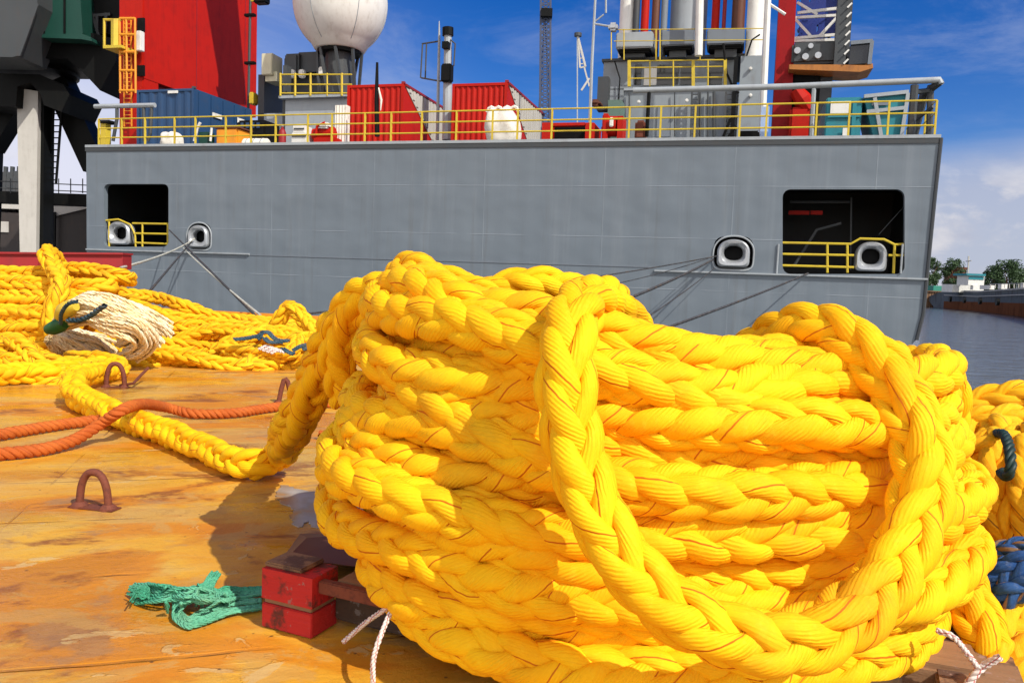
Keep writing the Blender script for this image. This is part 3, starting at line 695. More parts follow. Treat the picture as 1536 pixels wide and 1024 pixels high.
hl = [
    [(-70, 560, 6.45), (0, 570, 6.35), (60, 578, 6.3), (120, 574, 6.4), (168, 562, 6.6), (182, 549, 6.8), (150, 540, 7.0), (100, 538, 7.1)],
    [(-70, 545, 6.7), (0, 552, 6.6), (50, 560, 6.5), (100, 556, 6.6), (150, 548, 6.8)],
    [(-60, 522, 6.8), (-5, 520, 6.7), (22, 514, 6.65), (42, 524, 6.5), (58, 545, 6.4), (90, 556, 6.45), (130, 552, 6.6), (165, 550, 6.8)],
    [(-60, 508, 7.0), (-10, 511, 6.9), (28, 512, 6.8), (52, 530, 6.7), (90, 545, 6.8), (130, 544, 7.0)],
    [(-60, 532, 6.6), (-10, 534, 6.5), (30, 548, 6.4), (62, 556, 6.4), (100, 562, 6.4)],
    [(-40, 590, 6.5), (20, 580, 6.6), (80, 575, 6.8), (140, 568, 7.0)]]
for k, l in enumerate(hl):
    rope_obj('rope_bight', rope_geo(pp_(l), LD * .84, res=14, sides=8, seed=130 + k, loose=.09), M['rope_far'], heap2, base4)

# frayed cream rope end with green whipping
base5 = G(150, 525, 0)
fr = thing('frayed_rope_end', base5, 'frayed cream rope end fanned out over the heap with green and slate tape bands', 'rope end')
geos = []; r = random.Random(9)
def fp(l): return [tuple(P(x, y, 7.30 + (y - 440) * .006 - z * 1.2)) for x, y, z in [(x - 8, y + 12, z) for x, y, z in l]]
def bundle(path, radii, n, D, seed, spread=1.6):
    """many loose fibres laid round a path, fanning out as the radius grows"""
    q, _ = resample(np.array(path), .16); T, N, B = frames(q); rad = np.interp(np.linspace(0, 1, len(q)), np.linspace(0, 1, len(radii)), radii)
    out = []
    for k in range(n):
        a = 2.39996 * k; f = math.sqrt((k + .5) / n); ph = r.uniform(0, 6.28); t_ = np.linspace(0, 1, len(q))
        an = a + .25 * np.sin(t_ * 5 + ph) + spread * .4 * t_
        c = q + (N * np.cos(an)[:, None] + B * np.sin(an)[:, None]) * (rad * f)[:, None]
        c[:, 2] += .012 * np.sin(t_ * 11 + ph)
        m_ = max(4, int(len(q) * r.uniform(.9, 1.0)))
        out.append(rope_geo(c[:m_], D, kind='laid', pitch=6, res=8, sides=5, seed=seed + k, loose=.12))
    return out
geos += bundle(fp([(98, 474, .28), (120, 458, .32), (150, 448, .34), (182, 456, .34), (214, 470, .32), (242, 484, .28), (250, 500, .22)]), [.06, .10, .125, .135, .14, .15, .16], 75, .036, 200)
rope_obj('upper_fibres', geos, M['fibre'], fr, base5)
geos = bundle(fp([(150, 466, .40), (178, 472, .46), (205, 476, .46), (222, 484, .42), (214, 500, .34), (190, 510, .26)]), [.07, .11, .135, .145, .16, .16], 62, .038, 300)
rope_obj('turned_fibres', geos, M['fibre'], fr, base5)
geos = bundle(fp([(92, 490, .24), (112, 498, .26), (138, 506, .26), (158, 514, .20), (160, 526, .14)]), [.07, .11, .14, .16, .18], 56, .038, 400) + bundle(fp([(88, 494, .22), (100, 506, .2), (122, 518, .14), (146, 524, .1)]), [.08, .12, .15, .14], 40, .036, 480)
rope_obj('lower_fibres', geos, M['fibre'], fr, base5)
mb = MB(); mb.tube(fp([(80, 482, .44), (88, 480, .45), (97, 476, .46), (105, 472, .46)]), [.045, .062, .066, .05], 14); mb.build('green_whipping', M['green_tape'] if 'green_tape' in M else M['green'], fr, base5, smooth=True)
mb = MB(); mb.tube(fp([(98, 462, .46), (104, 455, .48), (112, 450, .50), (122, 447, .50)]), [.05, .07, .07, .04], 14); mb.build('rope_stub', M['yellow'], fr, base5, smooth=True)
rope_obj('slate_band', rope_geo(fp([(99, 474, .56), (100, 458, .58), (110, 444, .60), (124, 440, .6)]), .035, kind='laid', pitch=3, res=10, sides=6, seed=340), M['twine_blue'], fr, base5)
rope_obj('slate_band', rope_geo(fp([(110, 468, .58), (126, 468, .62), (142, 462, .64), (156, 452, .66), (166, 446, .66)]), .05, kind='laid', pitch=3, res=10, sides=6, seed=341), M['twine_blue'], fr, base5)
# slate twine scraps on the heap
def tp(l): return [tuple(P(x, y, 7.72 + (530 - y) * .006 - z * .3)) for x, y, z in l]
geos = []
for k, l in enumerate(([(352, 508, .42), (372, 506, .44), (390, 502, .46)], [(388, 508, .44), (394, 498, .5), (402, 498, .5), (410, 506, .48), (420, 510, .44), (432, 510, .42)], [(396, 506, .48), (404, 512, .46), (424, 512, .44)],
                       [(440, 525, .3), (452, 518, .34), (466, 515, .34), (478, 510, .32)], [(455, 523, .3), (470, 518, .33), (476, 513, .33)], [(424, 522, .3), (432, 527, .3), (440, 530, .28)])):
    for j in range(3):
        geos.append(rope_geo(tp([(x + j * 2.2 - 2, y + (j % 2) * 2, z + .05) for x, y, z in l]), .026, kind='laid', pitch=3, res=9, sides=6, seed=360 + 5 * k + j, loose=.2))
o = rope_obj('twine_scrap', geos, M['twine_blue']); tag(at(o, G(410, 520, .2)), 'scraps of slate blue twine caught on the low yellow heap', 'twine')
geos = [rope_geo(tp([(388 + 6 * k, 524 + k * 2, .30), (400 + 6 * k, 519 + 2 * k, .33), (412 + 5 * k, 526 + k, .30)]), .032, kind='laid', pitch=3, res=9, sides=6, seed=390 + k) for k in range(4)]
o = rope_obj('twine_scrap', geos, M['cord']); tag(at(o, G(400, 528, .2)), 'small tuft of white twine below the slate scraps on the heap', 'twine')

# ------------------------------------------------------------------ right: worn heap, blue rope, green strap
base6 = np.array([2.15, 2.95, 0])
hr = thing('rope_heap', base6, 'worn yellow rope heap behind the right end of the coil at the picture edge', 'rope heap', 'yellow rope heaps on the deck')
hl = [
    [(1400, 640, 3.3), (1440, 615, 3.2), (1490, 600, 3.15), (1540, 596, 3.1), (1600, 600, 3.1)],
    [(1415, 660, 3.0), (1450, 640, 2.95), (1500, 632, 2.9), (1560, 632, 2.9), (1620, 640, 2.9)],
    [(1400, 700, 2.9), (1440, 690, 2.8), (1462, 680, 2.75), (1490, 668, 2.72), (1540, 665, 2.75), (1600, 670, 2.8)],
    [(1425, 620, 3.1), (1440, 660, 2.85), (1450, 720, 2.75), (1462, 780, 2.7), (1470, 840, 2.7)],
    [(1500, 640, 2.85), (1490, 690, 2.68), (1492, 740, 2.62), (1500, 790, 2.6), (1510, 840, 2.6)],
    [(1550, 650, 2.75), (1535, 700, 2.6), (1530, 750, 2.55), (1535, 800, 2.52), (1540, 850, 2.5)],
    [(1590, 660, 2.7), (1580, 720, 2.5), (1578, 790, 2.45), (1580, 850, 2.45)],
    [(1480, 690, 2.9), (1470, 760, 2.85), (1480, 830, 2.8)], [(1520, 690, 2.9), (1515, 760, 2.85), (1520, 830, 2.8)],
    [(1430, 640, 3.6), (1480, 630, 3.6), (1560, 626, 3.6), (1640, 640, 3.6)],
    [(1600, 880, 2.3), (1540, 884, 2.15), (1500, 898, 2.05), (1494, 930, 2.0), (1520, 950, 1.98), (1600, 950, 2.0)],
    [(1600, 930, 2.0), (1545, 930, 1.92), (1505, 950, 1.88), (1502, 985, 1.85), (1530, 1005, 1.84), (1600, 1005, 1.84)],
    [(1600, 985, 1.85), (1540, 990, 1.78), (1506, 1015, 1.74), (1512, 1050, 1.72), (1580, 1070, 1.7)],
    [(1440, 905, 2.15), (1470, 930, 2.1), (1500, 960, 2.05), (1530, 1000, 2.0), (1560, 1060, 1.95)]]
for k, l in enumerate(hl):
    rope_obj('rope_bight', rope_geo(pp_(l), .125 if k > 9 else .135, res=16, sides=9, seed=140 + k, loose=.09), M['rope_right'], hr, base6)
bl = [[(1452, 960, 2.1), (1464, 905, 2.0), (1488, 868, 1.93), (1545, 842, 1.9), (1620, 838, 1.92)], [(1462, 985, 2.05), (1482, 925, 1.97), (1508, 892, 1.9), (1555, 872, 1.88), (1620, 868, 1.9)], [(1440, 880, 2.2), (1470, 846, 2.1), (1500, 832, 2.05), (1560, 822, 2.0), (1620, 820, 2.0)]]
o = rope_obj('blue_rope', [rope_geo(pp_(l), .075, pitch=2.2, res=18, sides=9, seed=171 + k, twist=.6, loose=.08) for k, l in enumerate(bl)], M['rope_blue'])
tag(at(o, P(1500, 900, 2.0)), 'blue plaited rope doubled across the worn yellow heap at right', 'rope')
cord('green_strap', [tuple(P(*q)) for q in [(1494, 650, 2.72), (1506, 652, 2.62), (1514, 672, 2.5), (1516, 700, 2.44), (1510, 714, 2.46), (1502, 708, 2.55)]], .034, M['strap'] if 'strap' in M else M['twine_blue'], 'dark green strap looped over the worn yellow heap at right', 'strap', seed=172, pitch=3, sides=8)
#@@SHIP
# ------------------------------------------------------------------ the grey ship across the water
SO = np.array([13.32, 25.0, WATERZ])
ship = thing('ship', SO, 'long grey ship moored across the water behind the rope coil', 'ship', rz=math.atan2(ux[1], ux[0]))
def loc(p):
    v = np.asarray(p, dtype=float) - SO; return np.array([v @ ux, v @ uy, v[2]])
def S(px, py, yl=0.0):
    r = ray(px, py); k = ((SO - CAM) @ uy + yl) / (r @ uy); return loc(CAM + r * k)
def Xs(px, py, yl=0.0): return S(px, py, yl)[0]
ZD = S(1410, 207)[2]
XL = S(130, 300)[0]
def bld(mb, name, m, parent=None, smooth=False): return mb.build(name, m, parent if parent is not None else ship, smooth=smooth)
def dbox(mb, px0, px1, py0, yl, dy, py1=None, bev=0.0):
    pm = (py0 + (py1 if py1 is not None else 212)) / 2
    z1 = S((px0 + px1) / 2, py0, yl)[2]; z0 = ZD + .004 if py1 is None else S((px0 + px1) / 2, py1, yl)[2]
    return mb.box((Xs(px0, pm, yl), yl, z0), (Xs(px1, pm, yl), yl + dy, z1), bev)
def stube(mb, pts, r, n=8): return mb.tube([S(*p) for p in pts], r, n)
def rrect(px0, py0, px1, py1, rpx, yl=0.0, n=5):
    c = [(px0 + rpx, py0 + rpx, 180), (px1 - rpx, py0 + rpx, 270), (px1 - rpx, py1 - rpx, 0), (px0 + rpx, py1 - rpx, 90)]
    out = []
    for cx, cy, a0 in c:
        for k in range(n + 1):
            a = R(a0 + 90 * k / n); out.append((cx + rpx * math.cos(a), cy + rpx * math.sin(a)))
    return [S(x, y, yl) for x, y in out]
outer = [np.array([XL, 0, -.6]), np.array([XL, 0, ZD])]
prof = [(S(1410, 207)[0], ZD)] + [(S(x, y)[0], S(x, y)[2]) for x, y in ((1401, 300), (1389, 420), (1384, 470), (1374, 510))]
prof += [(prof[-1][0] - .5, prof[-1][1] - .7), (prof[-1][0] - 1.1, -.6)]
outer += [np.array([x, 0, z]) for x, z in prof]
holes = [rrect(156, 276, 253, 370, 8), rrect(282, 335, 317, 374, 11), rrect(1071, 355, 1130, 404, 14), rrect(1174, 284, 1357, 411, 12)]
bm = bmesh.new(); es = []
def loop(pp):
    vs = [bm.verts.new(tuple(map(float, p))) for p in pp]; ee = [bm.edges.new((vs[i], vs[(i + 1) % len(vs)])) for i in range(len(vs))]; return vs, ee
ov, oe = loop(outer); es += oe; hv = []
for h in holes:
    v_, e_ = loop(h); hv.append(v_); es += e_
bmesh.ops.triangle_fill(bm, use_beauty=True, use_dissolve=False, edges=es)
HD = 11.0
def skirt(vs, dy, back=False):
    b = [bm.verts.new(v.co + Vector((0, dy, 0))) for v in vs]; n = len(vs)
    for k in range(n): bm.faces.new((vs[k], vs[(k + 1) % n], b[(k + 1) % n], b[k]))
    if back: bm.faces.new(b)
skirt(ov, HD, True)
for v_ in hv: skirt(v_, .22)
mb = MB(); mb.bm.free(); mb.bm = bm
bld(mb, 'hull', M['hull'])
# deck edge bar, knuckle rails
mb = MB(); mb.box((XL - .02, -.05, ZD), (prof[0][0] + .02, .12, ZD + .10)); bld(mb, 'gunwale', M['grey_light'])
mb = MB(); mb.box((XL - .03, -.035, ZD - .16), (prof[0][0] + .015, -.003, ZD - .015)); bld(mb, 'sheer_strake', M['grey_dark'])
for x0, y0, x1, y1 in ((131, 373, 375, 380), (982, 404, 1391, 418)):
    a, b = S(x0, y0), S(x1, y1); zz = (a[2] + b[2]) / 2
    mb = MB(); mb.hexa([(a[0], -.09, zz - .05), (b[0], -.09, zz - .05), (b[0], -.003, zz - .09), (a[0], -.003, zz - .09), (a[0], -.09, zz), (b[0], -.09, zz), (b[0], -.003, zz), (a[0], -.003, zz)])
    bld(mb, 'rubbing_strake', M['grey_light'])
zk = S(680, 391)[2]; mb = MB(); mb.box((S(376, 382)[0], -.02, zk - .03), (S(980, 404)[0], -.003, zk)); bld(mb, 'knuckle_seam', M['grey'])
mb = MB(); stube(mb, [(1412, 207, -.02), (1402, 300, -.02), (1390, 420, -.02), (1385, 470, -.02), (1375, 510, -.02)], .055, 6); bld(mb, 'stern_bead', M['grey_dark'])
# the open mooring ports: a dark room behind each
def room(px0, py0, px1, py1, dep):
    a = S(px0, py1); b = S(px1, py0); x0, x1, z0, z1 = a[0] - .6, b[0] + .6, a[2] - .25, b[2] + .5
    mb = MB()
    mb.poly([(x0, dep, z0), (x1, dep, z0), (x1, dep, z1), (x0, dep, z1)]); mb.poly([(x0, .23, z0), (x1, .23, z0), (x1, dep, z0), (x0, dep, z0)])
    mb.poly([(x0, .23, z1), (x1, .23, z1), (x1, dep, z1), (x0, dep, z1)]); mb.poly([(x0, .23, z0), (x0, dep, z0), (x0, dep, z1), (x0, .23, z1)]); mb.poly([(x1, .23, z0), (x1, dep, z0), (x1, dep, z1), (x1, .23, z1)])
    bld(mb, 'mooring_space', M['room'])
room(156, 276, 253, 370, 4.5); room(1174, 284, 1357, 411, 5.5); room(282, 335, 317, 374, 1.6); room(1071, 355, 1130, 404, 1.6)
# things seen inside the right port
mb = MB(); dbox(mb, 1183, 1214, 316, 2.0, .05, 322); dbox(mb, 1216, 1234, 316, 2.0, .05, 322); bld(mb, 'notice_board', M['red'])
mb = MB(); stube(mb, [(1277, 296, 1.4), (1276, 405, 1.4)], .03); stube(mb, [(1185, 303, 1.8), (1275, 303, 1.8)], .05); stube(mb, [(1356, 310, .6), (1318, 352, .5)], .012); stube(mb, [(1190, 400, 1.2), (1225, 345, 1.2), (1262, 335, 1.2)], .05); bld(mb, 'pipework', M['grey_dark'])
mb = MB(); dbox(mb, 1296, 1322, 377, 1.6, .5, 404, .05); bld(mb, 'bollard', M['concrete'])
# fairleads: rounded chocks of bare steel
def fairlead(px0, py0, px1, py1, yl, surround):
    cx, cz = [(a + b) / 2 for a, b in zip(S(px0, py1, yl)[[0, 2]], S(px1, py0, yl)[[0, 2]])]
    hw = (S(px1, py0, yl)[0] - S(px0, py0, yl)[0]) / 2; hh = (S(px0, py0, yl)[2] - S(px0, py1, yl)[2]) / 2
    f = bpy.data.objects.new('fairlead', None); link(f, ship); f.location = (cx, yl, cz)
    def sq(rx, rz, y, e, n=40, top=False):
        out = []
        for k in range(n):
            a = 2 * math.pi * k / n; ee = e if (math.sin(a) < 0 or not top) else 2.2
            c, s_ = math.cos(a), math.sin(a)
            out.append((rx * math.copysign(abs(c) ** (2 / ee), c), y, rz * math.copysign(abs(s_) ** (2 / ee), s_)))
        return out
    mb = MB(); rs = [sq(hw * .80, hh * .80, .22, 7, top=True), sq(hw * .80, hh * .80, -.10, 7, top=True), sq(hw * .72, hh * .72, -.16, 5, top=True), sq(hw * .60, hh * .58, -.15, 3), sq(hw * .50, hh * .46, -.06, 2.4), sq(hw * .46, hh * .42, .06, 2.3), sq(hw * .50, hh * .46, .22, 2.4)]
    rv = [[mb.bm.verts.new(p) for p in r_] for r_ in rs]
    for a, b in zip(rv, rv[1:]):
        for k in range(len(a)): mb.bm.faces.new((a[k], a[(k + 1) % len(a)], b[(k + 1) % len(a)], b[k]))
    mb.build('chock_ring', M['steel'], f, smooth=True)
    mb = MB(); mb.box((-hw * .62, .30, -hh * .62), (hw * .62, .36, hh * .62), .01); mb.build('back_plate', M['black'], f)
    if surround:
        mb = MB(); pp = sq(hw * 1.0, hh * 1.0, -.03, 5, top=True); mb.tube(pp + [pp[0]], .028, 6, cap=False); mb.build('rim_bead', M['grey_light'], f, smooth=True)
        mb = MB(); mb.box((-hw * .86, -.01, -hh * .99), (hw * .86, .21, -hh * .80), .01); mb.build('sill', M['grey_dark'], f)
    return f
fairlead(281, 334, 318, 375, .02, True); fairlead(1070, 354, 1131, 405, .02, True)
fairlead(160, 328, 202, 371, .25, False); fairlead(1277, 357, 1336, 412, .25, False)
# yellow rails in the ports
mb = MB()
for pp in ([(156, 331, .12), (178, 329, .12), (196, 337, .12), (203, 352, .12), (204, 372, .12)], [(199, 335, .12), (255, 336, .12)], [(201, 350, .12), (255, 351, .12)], [(203, 364, .12), (255, 366, .12)], [(157, 331, .12), (157, 371, .12)], [(164, 332, .12), (164, 371, .12)], [(214, 336, .12), (214, 370, .12)], [(252, 336, .12), (252, 370, .12)]): stube(mb, pp, .038, 6)
bld(mb, 'port_rail', M['yellow'])
mb = MB()
for pp in ([(1170, 364, .12), (1276, 366, .12), (1290, 358, .12), (1326, 359, .12), (1342, 367, .12), (1357, 366, .12)], [(1170, 381, .12), (1281, 383, .12)], [(1333, 383, .12), (1357, 383, .12)], [(1170, 398, .12), (1281, 401, .12)], [(1241, 364, .12), (1241, 409, .12)], [(1271, 366, .12), (1271, 409, .12)], [(1342, 367, .12), (1340, 410, .12)], [(1171, 364, .12), (1171, 403, .12)]): stube(mb, pp, .038, 6)
bld(mb, 'port_rail', M['yellow'])
for px in (1168, 1354): 
    mb = MB(); stube(mb, [(px, 366, -.03), (px - 3, 410, -.03)], .03, 6); bld(mb, 'hull_bracket', M['grey_light'])

# deck railing: each post on its own
X0, X1 = XL + .45, prof[0][0] - .12
rail = bpy.data.objects.new('deck_railing', None); link(rail, ship); rail.location = (X0, .2, ZD + .1)
n = 27
for k in range(n):
    x = X0 + (X1 - X0) * k / (n - 1) + (random.uniform(-.2, .2) if 0 < k < n - 1 else 0)
    mb = MB(); mb.bar((x - X0, 0, 0), (x - X0, 0, 1.08), .06); mb.build('post', M['yellow'], rail)
for h in (1.08, .70, .32):
    mb = MB(); mb.tube([(0, 0, h), (X1 - X0, 0, h), (X1 - X0, 4.5, h)], .028, 6); mb.build('rail', M['yellow'], rail)
for k in (1, 2, 3):
    mb = MB(); mb.bar((X1 - X0, 1.5 * k, 0), (X1 - X0, 1.5 * k, 1.08), .06); mb.build('post', M['yellow'], rail)

# ---- radome and its platform
RD = 9.0
mb = MB(); dbox(mb, 428, 528, 146, RD - 1.5, 4); dbox(mb, 396, 430, 170, RD - 1, 3.5); bld(mb, 'radar_house', M['grey_light'])
mb = MB(); dbox(mb, 418, 526, 142, RD - 1.8, 4.6, 146); bld(mb, 'radar_platform', M['grey_light'])
mb = MB(); dbox(mb, 430, 520, 112, RD + 1.4, .3, 142); dbox(mb, 425, 447, 80, RD + .5, 1, 112, .1); dbox(mb, 448, 486, 78, RD + .8, 1, 108, .15); bld(mb, 'dark_equipment', M['grey_dark'])
mb = MB(); dbox(mb, 392, 408, 80, RD, 1.0, 112, .03); dbox(mb, 398, 416, 108, RD + .2, 1.0, 122, .03); bld(mb, 'cabinet', paint('cream paint', (.62, .60, .42), amt=.3))
mb = MB(); dbox(mb, 387, 396, 112, RD + .4, 2.5); dbox(mb, 424, 430, 98, RD - 1.4, .4); bld(mb, 'duct', M['grey_dark'])
mb = MB()
for p in ([(420, 112, RD - 1.8), (528, 112, RD - 1.8)], [(420, 127, RD - 1.8), (528, 127, RD - 1.8)], [(420, 140, RD - 1.8), (526, 140, RD - 1.8)]): stube(mb, p, .035, 6)
for px in (421, 443, 466, 491, 513): stube(mb, [(px, 110, RD - 1.8), (px, 144, RD - 1.8)], .055 if px != 491 else .035, 6)
bld(mb, 'platform_rail', M['yellow'])
c = S(511, 6, RD); s_ = (S(574, 6, RD)[0] - S(448, 6, RD)[0]) / 2
prof_r = [(s_ * .50, c[2] - s_ * 1.0), (s_ * .54, c[2] - s_ * .98)]
for k in range(1, 26):
    a = R(-58 + 148 * k / 25); prof_r.append((max(.01, s_ * math.cos(a)), c[2] + s_ * math.sin(a) * (1.08 if a < 0 else 1.0)))
mb = MB(); mb.lathe(prof_r, c[0], c[1], 48); rado = bld(mb, 'radome', M['white'], smooth=True)
mb = MB()
for k in range(6):
    a0 = R(20 + 60 * k); pp = [(c[0] + (s_ + .005) * math.cos(R(e)) * math.cos(a0), c[1] + (s_ + .005) * math.cos(R(e)) * math.sin(a0), c[2] + (s_ + .005) * math.sin(R(e)) * (1.08 if e < 0 else 1)) for e in range(-56, 60, 6)]
    mb.tube(pp, .018, 4)
mb.build('panel_seams', M['grey_light'], rado)
zb = S(511, 68, RD)[2]; zl = S(511, 112, RD)[2]; zt = S(511, 82, RD)[2]
mb = MB(); mb.lathe([(s_ * .46, zt), (s_ * .5, zb)], c[0], c[1], 24); bld(mb, 'radome_collar', M['black'])
mb = MB()
for k in range(8):
    a = 2 * math.pi * k / 8 + .3; mb.bar((c[0] + .48 * s_ * math.cos(a), c[1] + .48 * s_ * math.sin(a), zt + .1), (c[0] + .42 * s_ * math.cos(a + .35), c[1] + .42 * s_ * math.sin(a + .35), S(511, 142, RD)[2]), .12)
mb.lathe([(s_ * .3, S(511, 142, RD)[2]), (s_ * .3, zt)], c[0], c[1], 16); bld(mb, 'radome_pedestal', M['grey_dark'])
for px, d_ in ((436, 104), (451, 104), (481, 100)):
    mb = MB(); dbox(mb, px - 4, px + 4, d_, RD - .6, .3, d_ + 12, .05); bld(mb, 'floodlight', M['white'])

# ---- mast with antenna frame between the containers
mb = MB(); stube(mb, [(671, 210, 5), (672, 52, 5)], [.22, .16], 10); stube(mb, [(656, 210, 5.2), (659, 60, 5.2), (659, 32, 5.2)], [.08, .06, .02], 6); bld(mb, 'mast', M['grey_light'])
mb = MB(); stube(mb, [(672, 54, 5), (672, 42, 5)], .24, 10); dbox(mb, 661, 676, 95, 4.6, .4, 122, .05); dbox(mb, 663, 672, 62, 4.6, .3, 72, .03); bld(mb, 'mast_fittings', M['black'])
mb = MB()
for p in ([(633, 66, 5.2), (660, 62, 5.2)], [(632, 117, 5.2), (660, 122, 5.2)], [(634, 66, 5.2), (631, 117, 5.2)], [(640, 66, 5.2), (638, 118, 5.2)], [(660, 122, 5.2), (676, 118, 5.0)], [(676, 60, 4.9), (683, 66, 4.9), (681, 98, 4.9), (676, 104, 4.9)]): stube(mb, p, .035, 6)
bld(mb, 'antenna_frame', M['grey_dark'])
mb = MB(); stube(mb, [(566, 205, 1.2), (565, 150, 1.2), (566, 94, 1.2)], [.10, .09, .05], 8); bld(mb, 'flag_pole', M['black'])
mb = MB(); stube(mb, [(568, 132, 1.2), (572, 150, 1.15), (571, 166, 1.2)], [.03, .05, .02], 8); bld(mb, 'furled_ensign', M['white_bag'], smooth=True)

# ---- aft deckhouse, uptakes and gantry
AD = 5.0
mb = MB(); dbox(mb, 935, 1108, 133, AD, 5); dbox(mb, 1108, 1141, 84, AD - .3, 5.3); bld(mb, 'deckhouse', M['grey_mid'])
mb = MB(); dbox(mb, 905, 1104, 88, AD + 1.0, 4.0, 133); dbox(mb, 905, 934, 133, AD + 1.0, 3.9); bld(mb, 'upper_deckhouse', M['grey_mid'])
mb = MB(); dbox(mb, 903, 1142, 84, AD + .9, 4.2, 88); bld(mb, 'upper_deck_edge', M['grey_dark'])
mb = MB(); dbox(mb, 986, 1018, 97, AD + .96, .04, 127); bld(mb, 'window', M['glass'])
mb = MB(); dbox(mb, 1021, 1040, 97, AD + .96, .04, 127); bld(mb, 'window', M['glass'])
mb = MB(); dbox(mb, 1063, 1084, 96, AD + .97, .03, 127); bld(mb, 'window', M['glass'])
mb = MB(); dbox(mb, 952, 962, 97, AD + .96, .04, 127); bld(mb, 'window', M['glass'])
mb = MB(); dbox(mb, 966, 985, 100, AD + .94, .06, 128, .01); bld(mb, 'door', M['white'])
mb = MB(); dbox(mb, 936, 1107, 130, AD - .1, 1.1, 133.5); bld(mb, 'balcony', M['grey_light'])
mb = MB()
for y in (92, 102, 118): stube(mb, [(942, y, AD), (1090, y - 2, AD)], .025, 6)
for px in (944, 1040, 1088): stube(mb, [(px, 91, AD), (px, 130, AD)], .085, 4)
for px in (975, 1010, 1062): stube(mb, [(px, 91, AD), (px, 130, AD)], .03, 6)
bld(mb, 'balcony_rail', M['yellow'])
mb = MB()
for y in (45, 62): stube(mb, [(921, y, AD), (1145, y - 2, AD)], .018, 6)
for px in (917, 936, 984, 990, 1050): stube(mb, [(px, 44, AD), (px, 90, AD)], .025, 6)
bld(mb, 'upper_rail', M['yellow'])
def cyl(px0, px1, py0, py1, yl, m, name):
    a, b = S(px0, py1, yl), S(px1, py1, yl); r = (b[0] - a[0]) / 2
    mb = MB(); mb.lathe([(r, a[2]), (r, S(px0, py0, yl)[2])], (a[0] + b[0]) / 2, yl + r, 24); return bld(mb, name, m, smooth=True)
cyl(925, 950, -160, 86, AD + 1.6, M['white'], 'exhaust_funnel'); cyl(1000, 1056, -160, 86, AD + 1.8, M['grey_light'], 'exhaust_funnel'); cyl(1117, 1143, -160, 84, AD + .4, M['white'], 'exhaust_funnel')
for a, b, m_ in ((958, 970, 'red'), (946, 956, 'grey_dark'), (974, 986, 'brown'), (1064, 1076, 'red'), (1080, 1086, 'red_dark'), (1094, 1114, 'brown'), (988, 998, 'grey')): cyl(a, b, -160, 86, AD + 1.5, M[m_], 'uptake_pipe')
for a, b, y0, y1 in ((924, 979, 48, 72), (992, 1041, 45, 68), (1060, 1117, 43, 66)):
    mb = MB(); dbox(mb, a, b, y0, AD + .3, 1.3, y1, .04); v = bld(mb, 'ventilator', M['grey_light'] if a == 924 else M['grey'])
    mb = MB(); dbox(mb, a + 3, b - 3, y1, AD + .4, 1.1, y1 + 6, .06); mb.build('vent_mouth', M['black'], v)
    mb = MB(); dbox(mb, a + 12, b - 12, y1 + 6, AD + .6, .7, 86); mb.build('vent_neck', M['grey_dark'], v)
mb = MB(); stube(mb, [(1048, 84, AD - .2), (1053, -150, AD - .2)], .15, 10); bld(mb, 'white_mast', M['white'])
mb = MB(); stube(mb, [(1143, 205, 2.5), (1146, 135, 2.5), (1152, 0, 2.5), (1158, -150, 2.5)], .11, 8); stube(mb, [(1152, 5, 2.5), (1178, 22, 2.5)], .05, 6); bld(mb, 'slanted_mast', M['white'])
mb = MB(); stube(mb, [(884, 205, 3), (888, 95, 3), (893, 0, 3), (897, -60, 3)], [.07, .06, .05, .04], 6); stube(mb, [(909, 20, 3), (909, -60, 3)], .04, 6); stube(mb, [(891, 34, 3), (906, 22, 3)], .03, 6); stube(mb, [(891, 36, 3), (915, 40, 3)], .04, 6); bld(mb, 'light_mast', M['grey_light'])
mb = MB(); dbox(mb, 912, 926, 33, 2.8, .4, 45, .08); bld(mb, 'floodlight', M['steel'])
gan = bpy.data.objects.new('gantry', None); link(gan, ship)
mb = MB(); stube(mb, [(950, 136, .6), (1180, 130, .6), (1390, 121, .6), (1409, 120, .6), (1411, 126, .6)], .10, 10); mb.build('gantry_pipe', M['grey_light'], gan, smooth=True)
mb = MB(); stube(mb, [(1411, 122, .6), (1386, 142, 1.2), (1370, 205, 1.6)], .14, 6); stube(mb, [(1372, 128, .6), (1366, 205, .6)], .12, 6); stube(mb, [(1396, 128, .9), (1394, 205, .9)], .10, 6); stube(mb, [(1375, 138, .7), (1393, 136, .8)], .08, 6); stube(mb, [(1374, 180, 1.3), (1400, 160, .7)], .06, 6); mb.build('end_frame', M['grey_dark'], gan)
for px, d_ in ((974, 205), (1221, 205)):
    mb = MB(); stube(mb, [(px, 133, .6), (px - 4, d_, .6)], .07, 6); mb.build('gantry_post', M['grey_light'] if px > 1000 else M['black'], gan)
for px in (1043, 1094):
    mb = MB()
    for dx in (-5, 5): stube(mb, [(px + dx, 138, AD - .3), (px + dx - 2, 205, AD - .3)], .05, 4)
    for k in range(9): stube(mb, [(px - 6, 142 + 7.4 * k, AD - .3), (px + 5, 142 + 7.4 * k, AD - .3)], .025, 4)
    bld(mb, 'ladder', M['grey_dark'])
mb = MB(); dbox(mb, 1108, 1139, 196, 2.0, .6, None, .05); bld(mb, 'deck_chest', M['black'])
mb = MB(); dbox(mb, 1098, 1104, 86, AD - .4, .3); bld(mb, 'cable_trunk', M['black'])
mb = MB(); stube(mb, [(1085, 205, 1.5), (1096, 178, 1.5)], .05, 6); stube(mb, [(1105, 190, 1.5), (1092, 205, 1.5)], .04, 6); bld(mb, 'deck_pipework', M['black'])
mb = MB(); dbox(mb, 1141, 1153, 160, 1.4, .3); bld(mb, 'pale_blue_post', paint('pale blue paint', (.34, .45, .66), amt=.2))
